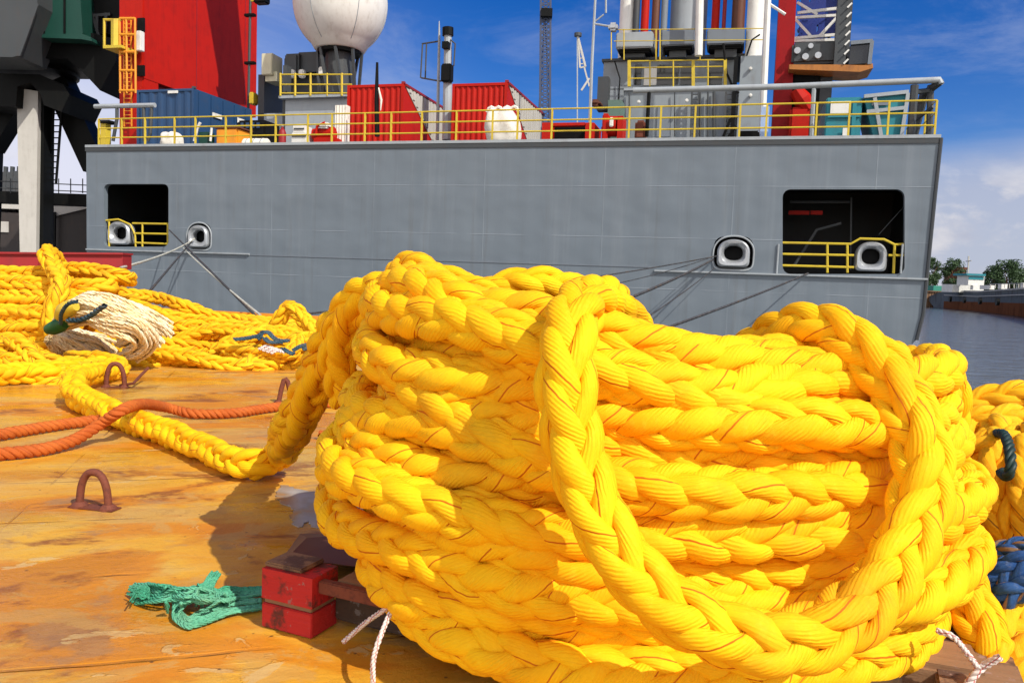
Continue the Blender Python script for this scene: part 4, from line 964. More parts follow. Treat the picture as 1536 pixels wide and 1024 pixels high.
mb = MB(); dbox(mb, 911, 931, 150, 3.5, 1.0); bld(mb, 'locker', paint('grey green paint', (.10, .17, .14), amt=.3))
mb = MB(); dbox(mb, 896, 912, 115, 4.0, .5, 165); bld(mb, 'pipe_casing', M['grey_dark'])
mb = MB(); dbox(mb, 884, 900, 148, 3.0, .8, 158, .1); bld(mb, 'davit_head', M['brown'])
mb = MB(); dbox(mb, 952, 968, 180, 1.2, .6, 209, .08); bld(mb, 'deck_roller', M['rust'])

mb = MB()
for px, y0, y1, r_ in ((1050, 138, 205, .05), (1062, 138, 205, .035), (1071, 138, 205, .06), (1116, 86, 205, .04), (944, 138, 205, .03), (1012, 138, 205, .025)): stube(mb, [(px, y0, AD - .12), (px, y1, AD - .12)], r_, 6)
bld(mb, 'wall_pipe', M['grey_dark'])
for a_, b_, y0, y1 in ((985, 1006, 158, 206), (1078, 1090, 160, 206)):
    mb = MB(); dbox(mb, a_, b_, y0, AD - .06, .05, y1, .02); bld(mb, 'door', M['grey'])
for px, py in ((958, 150), (1030, 148), (1126, 100), (1126, 140)):
    mb = MB(); dbox(mb, px - 2.5, px + 2.5, py, AD - .45, .14, py + 5, .03); bld(mb, 'wall_lamp', M['white'])
mb = MB(); stube(mb, [(922, 92, AD + .7), (930, 118, AD + .6), (928, 150, AD + .5)], .03, 6); bld(mb, 'cable_run', M['black'])
mb = MB(); stube(mb, [(1085, 66, AD), (1090, 110, AD), (1098, 128, AD - .3), (1108, 140, AD - .4)], .045, 6); bld(mb, 'cable_run', M['black'])
mb = MB(); stube(mb, [(1120, 84, AD - .4), (1128, 60, AD - .4), (1140, 52, AD - .4)], .035, 6); bld(mb, 'cable_run', M['black'])
# ---- cargo on the deck: things of their own, standing on the ship
def shipthing(name, px, yl, label, cat, group=None):
    x = Xs(px, 212, yl); p = SO + ux * x + uy * yl + np.array([0, 0, ZD + .004])
    t_ = thing(name, p, label, cat, group, rz=math.atan2(ux[1], ux[0])); t_['_x'] = x; del t_['_x']
    return t_, np.array([x, yl, ZD + .004])
def part(mb, name, m, t_, o, smooth=False): return mb.build(name, m, t_, off=o, smooth=smooth)
def corr(mb, x0, x1, z0, z1, y, n, amp=.04):     # corrugated wall facing the quay
    xs = np.linspace(x0, x1, n * 4 + 1); ys = [y - (amp if (k % 4) in (1, 2) else 0) for k in range(len(xs))]
    a = [mb.bm.verts.new((float(x), float(yy), z0)) for x, yy in zip(xs, ys)]; b = [mb.bm.verts.new((float(x), float(yy), z1)) for x, yy in zip(xs, ys)]
    for k in range(len(xs) - 1): mb.bm.faces.new((a[k], a[k + 1], b[k + 1], b[k]))
def container(name, px0, px1, pyt, yl, length, m, label, group, side=None, nc=9):
    t_, o = shipthing(name, px0, yl, label, 'container', group)
    x0, x1 = Xs(px0, 170, yl), Xs(px1, 170, yl); z0, z1 = ZD + .06, S((px0 + px1) / 2, pyt, yl)[2]
    mb = MB(); mb.box((x0, yl + .06, z0), (x1, yl + length, z1)); part(mb, 'shell', M[m], t_, o)
    mb = MB(); corr(mb, x0 + .1, x1 - .1, z0 + .12, z1 - .12, yl + .04, nc); part(mb, 'end_panel', M[m], t_, o)
    mb = MB()
    for x in (x0, x1 - .1): mb.box((x - .003, yl - .02, z0 - .003), (x + .103, yl + .058, z1 + .003))
    for z in (z0, z1 - .11): mb.box((x0 + .104, yl - .018, z), (x1 - .104, yl + .056, z + .11))
    part(mb, 'end_frame', M[m], t_, o)
    mb = MB(); mb.box((x1 - .1, yl - .02, z1 - .003 + .008), (x1 + .03, yl + .12, z1 + .09)); part(mb, 'corner_casting', M['red_dark'] if m == 'red' else M['grey_dark'], t_, o)
    if side:
        zb = z0 + .02
        mb = MB(); mb.prism([(x1 + .002, yl + .12, z1 - .08), (x1 + .002, yl + length - .6, zb), (x1 + .002, yl + length, zb), (x1 + .002, yl + length, z1 - .08)], (.03, 0, 0))
        for k in range(14): 
            y_ = yl + .5 + (length - .6) * k / 14; f_ = (y_ - yl - .12) / (length - .72); zlow = z1 - .08 - f_ * (z1 - .08 - zb)
            if f_ < 1 and z1 - .1 - zlow > .15: mb.box((x1 + .033, y_, zlow + .04), (x1 + .07, y_ + .2, z1 - .1))
        part(mb, 'grey_side_panel', M['concrete'], t_, o)
        mb = MB(); mb.box((x1 + .001, yl + .1, z1 - .075), (x1 + .08, yl + length, z1 + .02)); part(mb, 'top_rail', M['red_dark'], t_, o)
    return t_, o, (x0, x1, z0, z1)
container('cargo_container', 521, 605, 127, 3.3, 6.06, 'red', 'red corrugated container with grey sloped side, nearer the white radome', 'red containers on the ship deck', True)
container('cargo_container', 678, 760, 125, 3.3, 6.06, 'red', 'red corrugated container with grey sloped side, right of the antenna mast', 'red containers on the ship deck', True)
t_, o, (x0, x1, z0, z1) = container('blue_container', 206, 291, 134, 4.0, 4.5, 'blue', 'blue steel container under the big red tower on the ship deck', 'blue and teal containers', None, 6)
mb = MB(); dbox(mb, 252, 267, 136, 3.93, .03, 140); part(mb, 'label_plate', M['white'], t_, o)
for y0_, y1_, u0, u1 in ((5.25, 5.98, 1.0, .8), (7.2, 7.78, .9, .65)):
    mb = MB(); mb.box((x1 + .062, y0_, z1 - u0), (x1 + .07, y1_, z1 - u1)); part(mb, 'label_plate', M['white'], t_, o)
mb = MB()
for k in range(5): mb.box((x1 + .002, 4.3 + k * .9, z0 + .2), (x1 + .06, 4.42 + k * .9, z1 - .1))
part(mb, 'side_rib', M['blue'], t_, o)
# teal skips at the stern
t_, o = shipthing('teal_tank', 1238, 3.0, 'teal box tank with pale lid panel, left of the teal skip', 'tank', 'blue and teal containers')
mb = MB(); dbox(mb, 1238, 1292, 146, 3.0, 2.2, None, .04); part(mb, 'tank_body', M['teal'], t_, o)
mb = MB(); dbox(mb, 1246, 1276, 152, 2.94, .05, 170); part(mb, 'pale_panel', M['white'], t_, o)
mb = MB(); dbox(mb, 1264, 1271, 192, 2.9, .02, 207); part(mb, 'white_plate', M['white'], t_, o)
mb = MB(); dbox(mb, 1242, 1290, 172, 2.93, .06, 176); dbox(mb, 1278, 1284, 150, 2.92, .07, 206); part(mb, 'tank_rib', M['teal'], t_, o)
t_, o = shipthing('teal_skip', 1300, 3.0, 'open teal skip with slanting ends beside the stern gantry frame', 'skip', 'blue and teal containers')
a, b, c_, d_ = S(1296, 145, 3), S(1363, 138, 3), S(1352, 206, 3), S(1318, 206, 3); c_[2] = d_[2] = ZD + .01
mb = MB(); mb.prism([d_, c_, b, a], (0, 2.0, 0)); part(mb, 'skip_body', M['teal'], t_, o)
mb = MB()
for p0, p1 in (((1296, 145), (1363, 138)), ((1312, 147), (1322, 206)), ((1362, 140), (1352, 206)), ((1300, 168), (1358, 162))): mb.bar(S(*p0, 2.93), S(*p1, 2.93), .12)
part(mb, 'skip_rib', M['grey_light'], t_, o)
mb = MB(); dbox(mb, 1308, 1334, 152, 2.9, .05, 158); part(mb, 'name_plate', M['grey'], t_, o)
# bulk bag, bundles, bins
def bag(name, px0, px1, pyt, yl, m, label, cat, sag=.1, pinch=True):
    t_, o = shipthing(name, (px0 + px1) / 2, yl, label, cat)
    w_ = (Xs(px1, 180, yl) - Xs(px0, 180, yl)) / 2; h_ = S(px0, pyt, yl)[2] - ZD
    bm = bmesh.new(); bmesh.ops.create_cube(bm, size=2); bmesh.ops.subdivide_edges(bm, edges=bm.edges[:], cuts=7, use_grid_fill=True)
    rr = random.Random(px0)
    ph = [rr.uniform(0, 6) for _ in range(6)]
    for v in bm.verts:
        x, y, z = v.co; l = (abs(x) ** 4 + abs(y) ** 4 + abs(z) ** 4) ** .25 or 1; x, y, z = x / l, y / l, z / l
        k = 1 + .035 * math.sin(5 * x + ph[0] + 3 * z) + .03 * math.sin(6 * z + ph[1] + 4 * y) + .015 * math.sin(11 * x + ph[2] + 7 * z)
        bulge = 1 + sag * math.cos(z * 1.5)
        v.co = (x * k * bulge * w_ / (1 + sag), y * k * bulge * w_, (z + 1) * h_ / 2 * (1 + .06 * math.sin(6 * x + ph[3])))
    mb = MB(); mb.bm.free(); mb.bm = bm; o_ = mb.build('sack' if pinch else 'wrap', m, t_)
    for p in o_.data.polygons: p.use_smooth = True
    if pinch:
        mb = MB()
        for sx in (-.7, -.25, .3, .75): mb.tube([(sx * w_ - .16, -.2, h_ * .92), (sx * w_ - .10, -.22, h_ * 1.02), (sx * w_, -.22, h_ * 1.05), (sx * w_ + .10, -.22, h_ * 1.02), (sx * w_ + .16, -.2, h_ * .92)], .06, 6)
        mb.build('lifting_loop', m, t_)
    return t_
bag('bulk_bag', 731, 778, 166, 1.6, M['white_bag'], 'big white bulk bag standing before the second red container', 'bag')
bag('white_bundle', 247, 270, 200, 1.4, M['white_bag'], 'small white wrapped bundle behind the yellow rail below the blue container', 'bundle', pinch=False)
t_, o = shipthing('wrapped_roll', 378, 1.5, 'low white wrapped roll right of the orange bin', 'roll')
mb = MB(); r_ = .30; xa, xb = Xs(361, 205, 1.5), Xs(397, 205, 1.5); zc = ZD + .01 + r_
mb.tube([(xa, 1.8, zc), (xa + .05, 1.8, zc), (xb - .05, 1.8, zc), (xb, 1.8, zc)], [r_ * .8, r_, r_ * .97, r_ * .75], 16); part(mb, 'roll_cover', M['white_bag'], t_, o, True)
mb = MB()
for f in (.2, .5, .8): mb.tube([(xa + (xb - xa) * f - .02, 1.8, zc), (xa + (xb - xa) * f + .02, 1.8, zc)], r_ * 1.015, 16)
part(mb, 'strap', M['grey_light'], t_, o)
t_, o = shipthing('orange_bin', 340, 1.4, 'bright orange bin on the ship deck below the blue container', 'bin')
mb = MB(); dbox(mb, 324, 357, 192, 1.4, .9, None, .06); part(mb, 'bin_body', M['orange'], t_, o)
mb = MB(); dbox(mb, 322, 359, 190, 1.36, 1.0, 192.4, .01); part(mb, 'lid', M['brown'], t_, o)
t_, o = shipthing('black_reel', 380, 3.2, 'long dark machine lying behind the white wrapped roll', 'machine')
mb = MB(); dbox(mb, 355, 398, 180, 3.2, 1.2, None, .08); part(mb, 'casing', M['black'], t_, o)
mb = MB()
for k in range(4): dbox(mb, 361 + 8 * k, 365 + 8 * k, 184, 3.14, .05, 192, .01)
part(mb, 'gauge', M['blue'], t_, o)
t_, o = shipthing('crate', 448, 1.5, 'pale stacked crates on deck left of the red drum machine', 'crates')
mb = MB(); dbox(mb, 437, 460, 199, 1.5, .7, None, .03); dbox(mb, 440, 457, 188, 1.55, .6, 198.6, .03); part(mb, 'crate_body', M['white'], t_, o)
mb = MB(); dbox(mb, 438, 459, 203, 1.46, .04, 205); dbox(mb, 441, 456, 192, 1.51, .04, 194); part(mb, 'crate_band', M['grey_dark'], t_, o)
t_, o = shipthing('gas_bottle', 425, 1.4, 'short dark gas bottle standing left of the pale crates', 'bottle')
mb = MB(); xa = Xs(424, 205, 1.5); mb.lathe([(.14, ZD + .01), (.15, ZD + .75), (.10, ZD + .88), (.05, ZD + .92), (.05, ZD + 1.0)], xa, 1.5, 14); part(mb, 'bottle_body', M['red_dark'], t_, o, True)
mb = MB(); mb.lathe([(.07, ZD + 1.003), (.07, ZD + 1.08)], xa, 1.5, 10); part(mb, 'valve', M['steel'], t_, o)
t_, o = shipthing('orange_machine', 485, 1.6, 'small red and white drum machine left of the first red container', 'machine')
mb = MB(); stube(mb, [(472, 203, 1.9), (502, 200, 1.9)], .26, 14); dbox(mb, 470, 503, 206, 1.6, .7, None, .03); stube(mb, [(474, 203, 1.6), (476, 190, 1.6), (488, 184, 1.6)], .06, 8); part(mb, 'body', M['rope_orange'] if False else M['red'], t_, o)
mb = MB(); dbox(mb, 477, 492, 183, 1.5, .5, 192, .08); part(mb, 'white_tank', M['white'], t_, o)
t_, o = shipthing('canvas_screen', 511, 2.2, 'cream canvas cover standing at the left end of the first red container', 'cover')
mb = MB()
xs = np.linspace(Xs(503, 180, 2.2), Xs(520, 180, 2.2), 13); zt_ = S(511, 158, 2.2)[2]
mb.prism([(x, 2.2 + .02 * math.sin(k * 2.1), ZD + .005) for k, x in enumerate(xs)] + [(x, 2.5, ZD + .005) for x in xs[::-1]], (0, 0, zt_ - ZD)); part(mb, 'cover', M['white_bag'], t_, o)
t_, o = shipthing('steel_skip', 850, 2.0, 'low red open steel skip right of the second red container', 'skip')
mb = MB()
for a_ in (813, 878): dbox(mb, a_, a_ + 13, 184, 2.0, 1.6)
dbox(mb, 826.5, 877.5, 184, 2.0, .3, 188.5); part(mb, 'frame', M['red'], t_, o)
mb = MB(); dbox(mb, 827, 877, 189, 2.6, .9); part(mb, 'dark_inside', M['black'], t_, o)
t_, o = shipthing('winch', 920, 2.0, 'red mooring winch in front of the grey deckhouse left corner', 'winch')
mb = MB(); dbox(mb, 903, 911, 170, 2.0, .9, None, .04); dbox(mb, 926, 934, 174, 2.0, .9, None, .04); stube(mb, [(903, 196, 2.4), (936, 190, 2.4)], .14, 8); part(mb, 'cheek', M['red'], t_, o)
mb = MB(); stube(mb, [(911, 190, 2.4), (926, 190, 2.4)], .38, 16); part(mb, 'drum', M['red'], t_, o, True)
mb = MB(); dbox(mb, 914, 920, 176, 1.9, .1, 190, .03); part(mb, 'brake_box', M['white'], t_, o)
t_, o = shipthing('davit_frame', 215, 1.0, 'grey topped davit frame by the yellow rail at the left end', 'davit')
mb = MB(); stube(mb, [(143, 160, 1.0), (233, 158, 1.0)], .10, 8); part(mb, 'top_bar', M['grey_light'], t_, o)
for p in ([(176, 160, 1), (176, 178, 1), (170, 212, 1)], [(216, 160, 1), (217, 212, 1)], [(228, 162, 1), (226, 200, 1), (222, 212, 1)]):
    mb = MB(); stube(mb, p, .07, 6); part(mb, 'leg', M['grey_dark'], t_, o)
t_, o = shipthing('vent_post', 155, .9, 'yellow mushroom vent post at the left end of the rail', 'vent')
mb = MB(); dbox(mb, 151, 159, 184, .9, .3); part(mb, 'post', M['yellow'], t_, o)
mb = MB(); dbox(mb, 149, 164, 180, .8, .5, 184.5, .03); part(mb, 'cap', M['black'], t_, o)
t_, o = shipthing('green_hose_rack', 302, 1.3, 'small green rack with a white pipe bend left of the orange bin', 'rack')
mb = MB(); dbox(mb, 299, 313, 198, 1.3, .4); part(mb, 'rack', M['green'], t_, o)
mb = MB(); stube(mb, [(292, 212, 1.2), (296, 194, 1.2), (301, 184, 1.2)], .06, 6); stube(mb, [(316, 212, 1.2), (318, 192, 1.2)], .05, 6); part(mb, 'pipe_bend', M['white'], t_, o)

# ---- big red tower with a caged ladder
t_, o = shipthing('red_tower', 197, 5.5, 'massive red steel tower above the blue container, its top out of the picture', 'tower')
yl = 5.5; x0, x1 = Xs(179, 100, yl), Xs(215, 100, yl); zlo = S(215, 117, yl)[2]; ztop = zlo + 11
mb = MB(); mb.box((x0, yl, ZD + .01), (x1 - .003, yl + 1.1, ztop), .03); part(mb, 'column', M['red'], t_, o)
mb = MB(); zz = zlo
mb.prism([(x1 - .06, yl + .06, zz), (x1 - .06, yl + 9.4, zz), (x1 - .06, yl + 9.4 , ztop + .1), (x1 - .06, yl + .06, ztop + .1)], (.08, 0, 0))
mb.box((x1 - 1.0, yl + 1.12, zz - .0), (x1 - .07, yl + 9.4, ztop)); part(mb, 'wall', M['red'], t_, o)
mb = MB(); mb.box((x1 - 1.05, yl + 1.2, ZD + .02), (x1 - .3, yl + 9.2, zz - .01)); mb.box((x1 - .3, yl + 9.0, ZD + .02), (x1 + .5, yl + 9.6, ZD + 2.2)); part(mb, 'underframe', M['red_dark'], t_, o)
mb = MB()
for yy in (3.9, 8.2): mb.box((x1 + .021, yl + yy, zz), (x1 + .035, yl + yy + .05, ztop))
part(mb, 'seam', M['red_dark'], t_, o)
# unseen beam added overhead, shaped to cast a shadow band on the tower wall
xf = x1 + .03
def onface(px, py):
    r = ray(px, py); a = SO + ux * xf; k = ((a - CAM) @ ux) / (r @ ux); return loc(CAM + r * k)
sl = np.array([SUN @ ux, SUN @ uy, SUN[2]])
q = [onface(302, -40), onface(349, -40), onface(366, 150), onface(334, 150)]
q = [p + sl * 13.0 for p in q]
mb = MB(); mb.prism(q, (.5, 0, .3)); part(mb, 'jib', M['red'], t_, o)
qc = sum(q) / 4; mb = MB(); mb.bar((x1 - .5, yl + 5.0, ztop - .2), qc + np.array([.2, 0, .1]), .5); mb.bar((x1 - .5, yl + 1.0, ztop - .2), qc + np.array([.2, 0, .1]), .3); part(mb, 'shadow_beam_stay', M['red'], t_, o)  # stays added to carry the unseen shadow-casting beam
mb = MB(); lx0, lx1 = 181, 203
for px in (180, 190, 203): stube(mb, [(px, 28, yl - .9), (px + 1, 140, yl - .9)], .05, 6)
for y in (28, 52, 78, 106, 136): stube(mb, [(180, y, yl - .9), (203, y, yl - .9)], .06, 6); stube(mb, [(180, y, yl - .9), (182, y, yl - .02)], .04, 6); stube(mb, [(203, y, yl - .9), (202, y, yl - .02)], .04, 6)
for k in range(26): stube(mb, [(186, 30 + 6.2 * k, yl - .25), (197, 30 + 6.2 * k, yl - .25)], .025, 4)
for px in (186, 197): stube(mb, [(px, 26, yl - .25), (px + 1, 190, yl - .25)], .035, 4)
part(mb, 'ladder_cage', M['orange'], t_, o)
mb = MB()
for y in (30, 70): stube(mb, [(156, y, yl - .9), (182, y, yl - .9)], .06, 6)
for px in (157, 174): stube(mb, [(px, 30, yl - .9), (px, 70, yl - .9)], .06 if px == 157 else .2, 6)
part(mb, 'landing_rail', M['yellow'], t_, o)
mb = MB(); dbox(mb, 155, 182, 68, yl - 1.2, 1.1, 72); part(mb, 'landing', M['yellow'], t_, o)
mb = MB(); dbox(mb, 204, 211, 46, yl - .5, .3, 76, .03); part(mb, 'light_box', M['white'], t_, o)
mb = MB(); dbox(mb, 206, 216, 27, yl - .12, .1, 48); dbox(mb, 206, 216, 98, yl - .12, .1, 114); part(mb, 'dark_hatch', M['black'], t_, o)
t_, o = shipthing('lamp_pole', 375, 9.5, 'thin purple grey pole with brackets right of the red tower', 'pole')
mb = MB(); stube(mb, [(372, 205, 9.5), (374, 100, 9.5), (377, -60, 9.5)], .07, 6); part(mb, 'pole', M['grey_dark'], t_, o)
mb = MB()
dbox(mb, 366, 381, 20, 9.4, .25, 24, .02); part(mb, 'bracket', M['black'], t_, o)
mb = MB(); dbox(mb, 366, 381, 92, 9.4, .25, 96, .02); part(mb, 'bracket', M['black'], t_, o)
mb = MB(); dbox(mb, 380, 398, -6, 9.3, .5, 4, .06); part(mb, 'lamp_head', M['black'], t_, o)
mb = MB(); stube(mb, [(376, 2, 9.5), (392, 0, 9.5)], .05, 6); dbox(mb, 373, 380, 138, 9.3, .5, 156, .05); part(mb, 'lamp', M['yellow'], t_, o)

M['blue_bright'] = paint('deep blue paint', (.015, .035, .22), amt=.2)
M['crane_red'] = paint('crane red paint', (.30, .008, .010), dirt=(.10, .01, .01), amt=.5, spec=.15)
# ---- stern crane with a lattice boom
t_, o = shipthing('deck_crane', 1172, 7.0, 'red column deck crane with white lattice boom above the stern', 'crane')
yl = 7.0
a, b, c_, d_ = S(1157, 210, yl), S(1186, 210, yl), S(1202, -160, yl), S(1178, -160, yl)
a[2] = b[2] = ZD + .02
mb = MB(); mb.prism([a, b, c_, d_], (0, .9, 0)); part(mb, 'column', M['crane_red'], t_, o)
mb = MB(); dbox(mb, 1187, 1228, 98, yl + .2, 1.8, None, .05); part(mb, 'pedestal', M['black'], t_, o)
mb = MB(); dbox(mb, 1228, 1246, 116, yl + .3, 1.5, None); part(mb, 'pedestal_casing', M['grey_dark'], t_, o)
mb = MB(); p4 = [S(1184, 104, yl - .6), S(1290, 108, yl - .6), S(1310, 102, yl - .6), S(1309, 95, yl - .6), S(1300, 98, yl - .6), S(1250, 97, yl - .6), S(1184, 97, yl - .6)]; mb.prism(p4, (0, 1.5, 0)); part(mb, 'platform', M['crane_orange'], t_, o)
mb = MB(); dbox(mb, 1188, 1258, 62, yl - .2, 1.8, 95, .1); part(mb, 'machinery', M['grey_dark'], t_, o)
mb = MB()
for px, py, r_ in ((1196, 77, 5), (1208, 86, 5), (1227, 84, 5), (1216, 70, 4)):
    p = S(px, py, yl - .25); q_ = S(px + r_, py, yl - .25); rr = abs(q_[0] - p[0]); mb.tube([p, p + np.array([0, -.12, 0])], rr, 14)
part(mb, 'sheave', M['steel'], t_, o)
mb = MB(); v = [S(1273, 97, yl - .5), S(1304, 95, yl - .5), S(1308, 63, yl - .5), S(1277, 66, yl - .5)]; mb.prism(v, (0, 1.6, 0)); cab = part(mb, 'cab', M['glass'], t_, o)
mb = MB(); mb.bar(S(1308, 62, yl - .55), S(1304, 97, yl - .55), .14); mb.bar(S(1276, 65, yl - .55), S(1309, 62, yl - .55), .14); mb.build('cab_frame', M['grey'], cab, off=o)
mb = MB(); mb.bar(S(1258, 105, yl - .3), S(1275, -150, yl - .3), .42); mb.bar(S(1264, 104, yl + 1.3), S(1281, -150, yl + 1.3), .4); part(mb, 'boom_heel', M['grey_dark'], t_, o)
mb = MB()
for k in range(16): 
    y = 96 - k * 14; dx = (105 - y) / 255 * 17; mb.bar(S(1265 + dx, y, yl - .62), S(1272 + dx, y - 7, yl - .62), .06)
part(mb, 'boom_rungs', M['white'], t_, o)
mb = MB()
for p0, p1 in (((1196, 20), (1264, 12)), ((1192, 27), (1262, 23)), ((1196, 4), (1226, 22)), ((1192, 28), (1216, 54)), ((1190, 58), (1258, 52)), ((1230, 54), (1260, 22)), ((1198, -60), (1230, -20)), ((1190, 62), (1254, 60))): mb.bar(S(*p0, yl + .4), S(*p1, yl + .4), .10)
part(mb, 'lattice_brace', M['white'], t_, o)
mb = MB(); 
for p0, p1 in (((1228, 55), (1262, 10)), ((1212, 40), (1240, -30)), ((1240, 55), (1256, 30)), ((1200, 50), (1226, 22)), ((1246, 52), (1250, -60)), ((1204, 56), (1212, -60)), ((1218, 58), (1226, -60)), ((1232, 58), (1238, -60)), ((1202, 34), (1262, 32)), ((1202, 12), (1262, 4)), ((1200, 60), (1240, 8)), ((1222, 58), (1262, 40))): mb.bar(S(*p0, yl + 1.6), S(*p1, yl + 1.6), .30)
part(mb, 'inner_lattice', M['blue_bright'], t_, o)
mb = MB(); stube(mb, [(1194, 135, yl - .3), (1204, 150, yl - .3), (1214, 165, yl - .3)], [.25, .35, .2], 8); dbox(mb, 1184, 1214, 160, yl - .5, 1.2, None, .1); part(mb, 'slewing_gear', M['red'], t_, o)

# ------------------------------------------------------------------ mooring lines
def mline(px0, py0, end, D, m, label, sag=.15, yl=-.1, seed=0, group='mooring lines from the ship'):
    r = ray(px0, py0); k = ((SO - CAM) @ uy + yl) / (r @ uy); a = CAM + r * k; b = np.asarray(end)
    pp = [a + (b - a) * f - np.array([0, 0, sag * 4 * f * (1 - f)]) for f in np.linspace(0, 1, 8)]
    o = rope_obj('mooring_line', rope_geo([tuple(p) for p in pp], D, kind='laid', pitch=4, res=5, sides=6, seed=seed), M[m])
    tag(at(o, b), label, 'mooring line', group); return o
mline(1076, 384, P(440, 473, 13.6), .045, 'line_dark', 'dark line running from the right chock far left along the hull', .1, seed=1)
mline(1070, 389, P(780, 508, 11.5), .075, 'line_dark', 'thick dark line slanting down left from the right chock', .1, seed=2)
mline(1072, 402, P(925, 506, 11.5), .030, 'line_dark', 'thin faint line, steepest of those from the right chock', .05, seed=3)
mline(1212, 410, P(890, 530, 11.2), .060, 'line_dark', 'dark line slanting down from below the wide right port', .05, seed=4)
mline(1062, 388, P(470, 482, 13.3), .03, 'line_dark', 'lower thin line running far left from the right chock', .3, seed=9)
mline(292, 358, P(180, 402, 14.5), .055, 'line_pale', 'thick pale line from the left chock down to the dark red beam', .1, seed=5)
mline(288, 362, P(225, 436, 15.2), .055, 'line_dark', 'dark shadow line dropping steeply left from the left chock', .0, seed=6)  # dark colour of this strand stands in for shadow
mline(275, 372, P(392, 474, 14.6), .05, 'line_pale', 'pale line slanting down right below the left chock', .05, seed=7)
mline(254, 345, P(430, 520, 13.4), .06, 'line_dark', 'thin line from the left port edge passing under the left chock', .0, seed=8)
#@@BACK
# ------------------------------------------------------------------ left: quay, harbour crane, sheds, red beam
b0 = P(90, 395, 15.5)
rb = thing('steel_beam', (b0[0], b0[1], 0), 'dark red steel beam lying behind the stacked yellow rope at the left edge', 'beam')
mb = MB(); a, b = P(-160, 380, 13.2), P(184, 382, 15.0); h_ = .27; dv_ = np.array([0, .35, 0])
mb.hexa([a - [0, 0, h_], b - [0, 0, h_], b - [0, 0, h_] + dv_, a - [0, 0, h_] + dv_, a, b, b + dv_, a + dv_]); mb.build('web', M['red_dark'], rb, rb.location)
mb = MB(); u_ = np.array([0, .06, 0]); mb.hexa([a - u_ + [0, 0, .002], b - u_ + [.03, 0, .002], b + dv_ + [.03, 0, .002], a + dv_ + [0, 0, .002], a - u_ + [0, 0, .035], b - u_ + [.03, 0, .035], b + dv_ + [.03, 0, .035], a + dv_ + [0, 0, .035]]); mb.build('flange', M['red_dark'], rb, rb.location)
mb = MB()
for f in (.3, .62): q = a + (b - a) * f; mb.box(q + [-.03, -.05, -h_], q + [.03, -.003, -.002])
qq = a - [0, 0, h_]; q2 = b - [0, 0, h_]
for q in (qq + (q2 - qq) * .25, qq + (q2 - qq) * .9): mb.box((q[0] - .2, q[1], .001), (q[0] + .2, q[1] + .3, q[2] - .002))
mb.build('stiffener', M['red_dark'], rb, rb.location)
QZ = -.2
mb = MB(); mb.hexa([(-150, 36, QZ - 3), (-24, 36, QZ - 3), (-24, 140, QZ - 3), (-150, 140, QZ - 3), (-150, 36, QZ), (-24, 36, QZ), (-24, 140, QZ), (-150, 140, QZ)])
tag(mb.build('quay', M['concrete']), kind='structure')
D0 = 44.0
def gz(p, z=QZ + .004): p = np.array(p, dtype=float); p[2] = z; return p
c0 = gz(P(45, 400, D0))
cr = thing('harbour_crane', c0, 'dark portal harbour crane with one pale leg and a green machine house at far left', 'crane')
off = cr.location
def cp(name, mb, m, parent=None, smooth=False): return mb.build(name, M[m], parent or cr, off, smooth)
def xbox(px0, px1, py0, py1, d, dep, mb, bev=.0):
    a, b = P(px0, (py0 + py1) / 2, d), P(px1, (py0 + py1) / 2, d); z1 = P((px0 + px1) / 2, py0, d)[2]; z0 = QZ + .01 if py1 is None else P((px0 + px1) / 2, py1, d)[2]
    return mb.box((a[0], d, z0), (b[0], d + dep, z1), bev)
mb = MB()
A0, A1 = P(30, 380, D0), P(25, 132, D0); B0, B1 = P(53, 380, D0), P(57, 137, D0); A0, B0 = gz(A0), gz(B0)
dz = np.array([0, 1.0, 0]); mb.hexa([A0, B0, B0 + dz, A0 + dz, A1, B1, B1 + dz, A1 + dz]); cp('leg', mb, 'concrete')
mb = MB(); A0, A1 = gz(P(53.4, 380, D0 + .3)), P(57.6, 137, D0 + .3); B0, B1 = gz(P(64, 380, D0 + .3)), P(66, 150, D0 + .3)
mb.hexa([A0, B0, B0 + dz, A0 + dz, A1, B1, B1 + dz, A1 + dz]); cp('leg_return', mb, 'black')
def strut(p0, p1, w_, d, name, m='black', dep=1.2):
    a, b = np.array([p0[0], p0[1]], float), np.array([p1[0], p1[1]], float); t_ = b - a; n_ = np.array([-t_[1], t_[0]]); n_ = n_ / np.linalg.norm(n_) * w_ / 2
    mb = MB(); mb.prism([P(*(a + n_), d), P(*(b + n_), d), P(*(b - n_), d), P(*(a - n_), d)], (0, dep, 0)); return cp(name, mb, m)
strut((80, 120), (140, 250), 34, D0 + 1.6, 'brace'); strut((30, 128), (-26, 218), 30, D0 + 1.6, 'brace')
strut((140, 250), (146, 400), 22, D0 + 1.6, 'rear_leg'); strut((-26, 218), (-32, 400), 22, D0 + 1.6, 'rear_leg')
mb = MB(); mb.prism([P(x, y, D0 - .6) for x, y in ((-60, 108), (60, 112), (96, 128), (104, 142), (92, 168), (66, 158), (60, 140), (45, 124), (26, 130), (24, 160), (-60, 158))], (0, 3.4, 0)); cp('portal_beam', mb, 'black')
mb = MB(); q = P(30, 110, D0 + 1.2); mb.lathe([(2.9, q[2]), (3.1, P(30, 84, D0 + 1.2)[2]), (2.7, P(30, 74, D0 + 1.2)[2])], q[0], q[1], 32); cp('slewing_ring', mb, 'black', smooth=True)
mb = MB(); mb.prism([P(x, y, D0 - 1.4) for x, y in ((-60, 86), (100, 88), (124, 108), (150, 136), (174, 92), (176, 60), (140, 50), (-60, 48))], (0, 4.4, 0)); cp('turntable', mb, 'black')
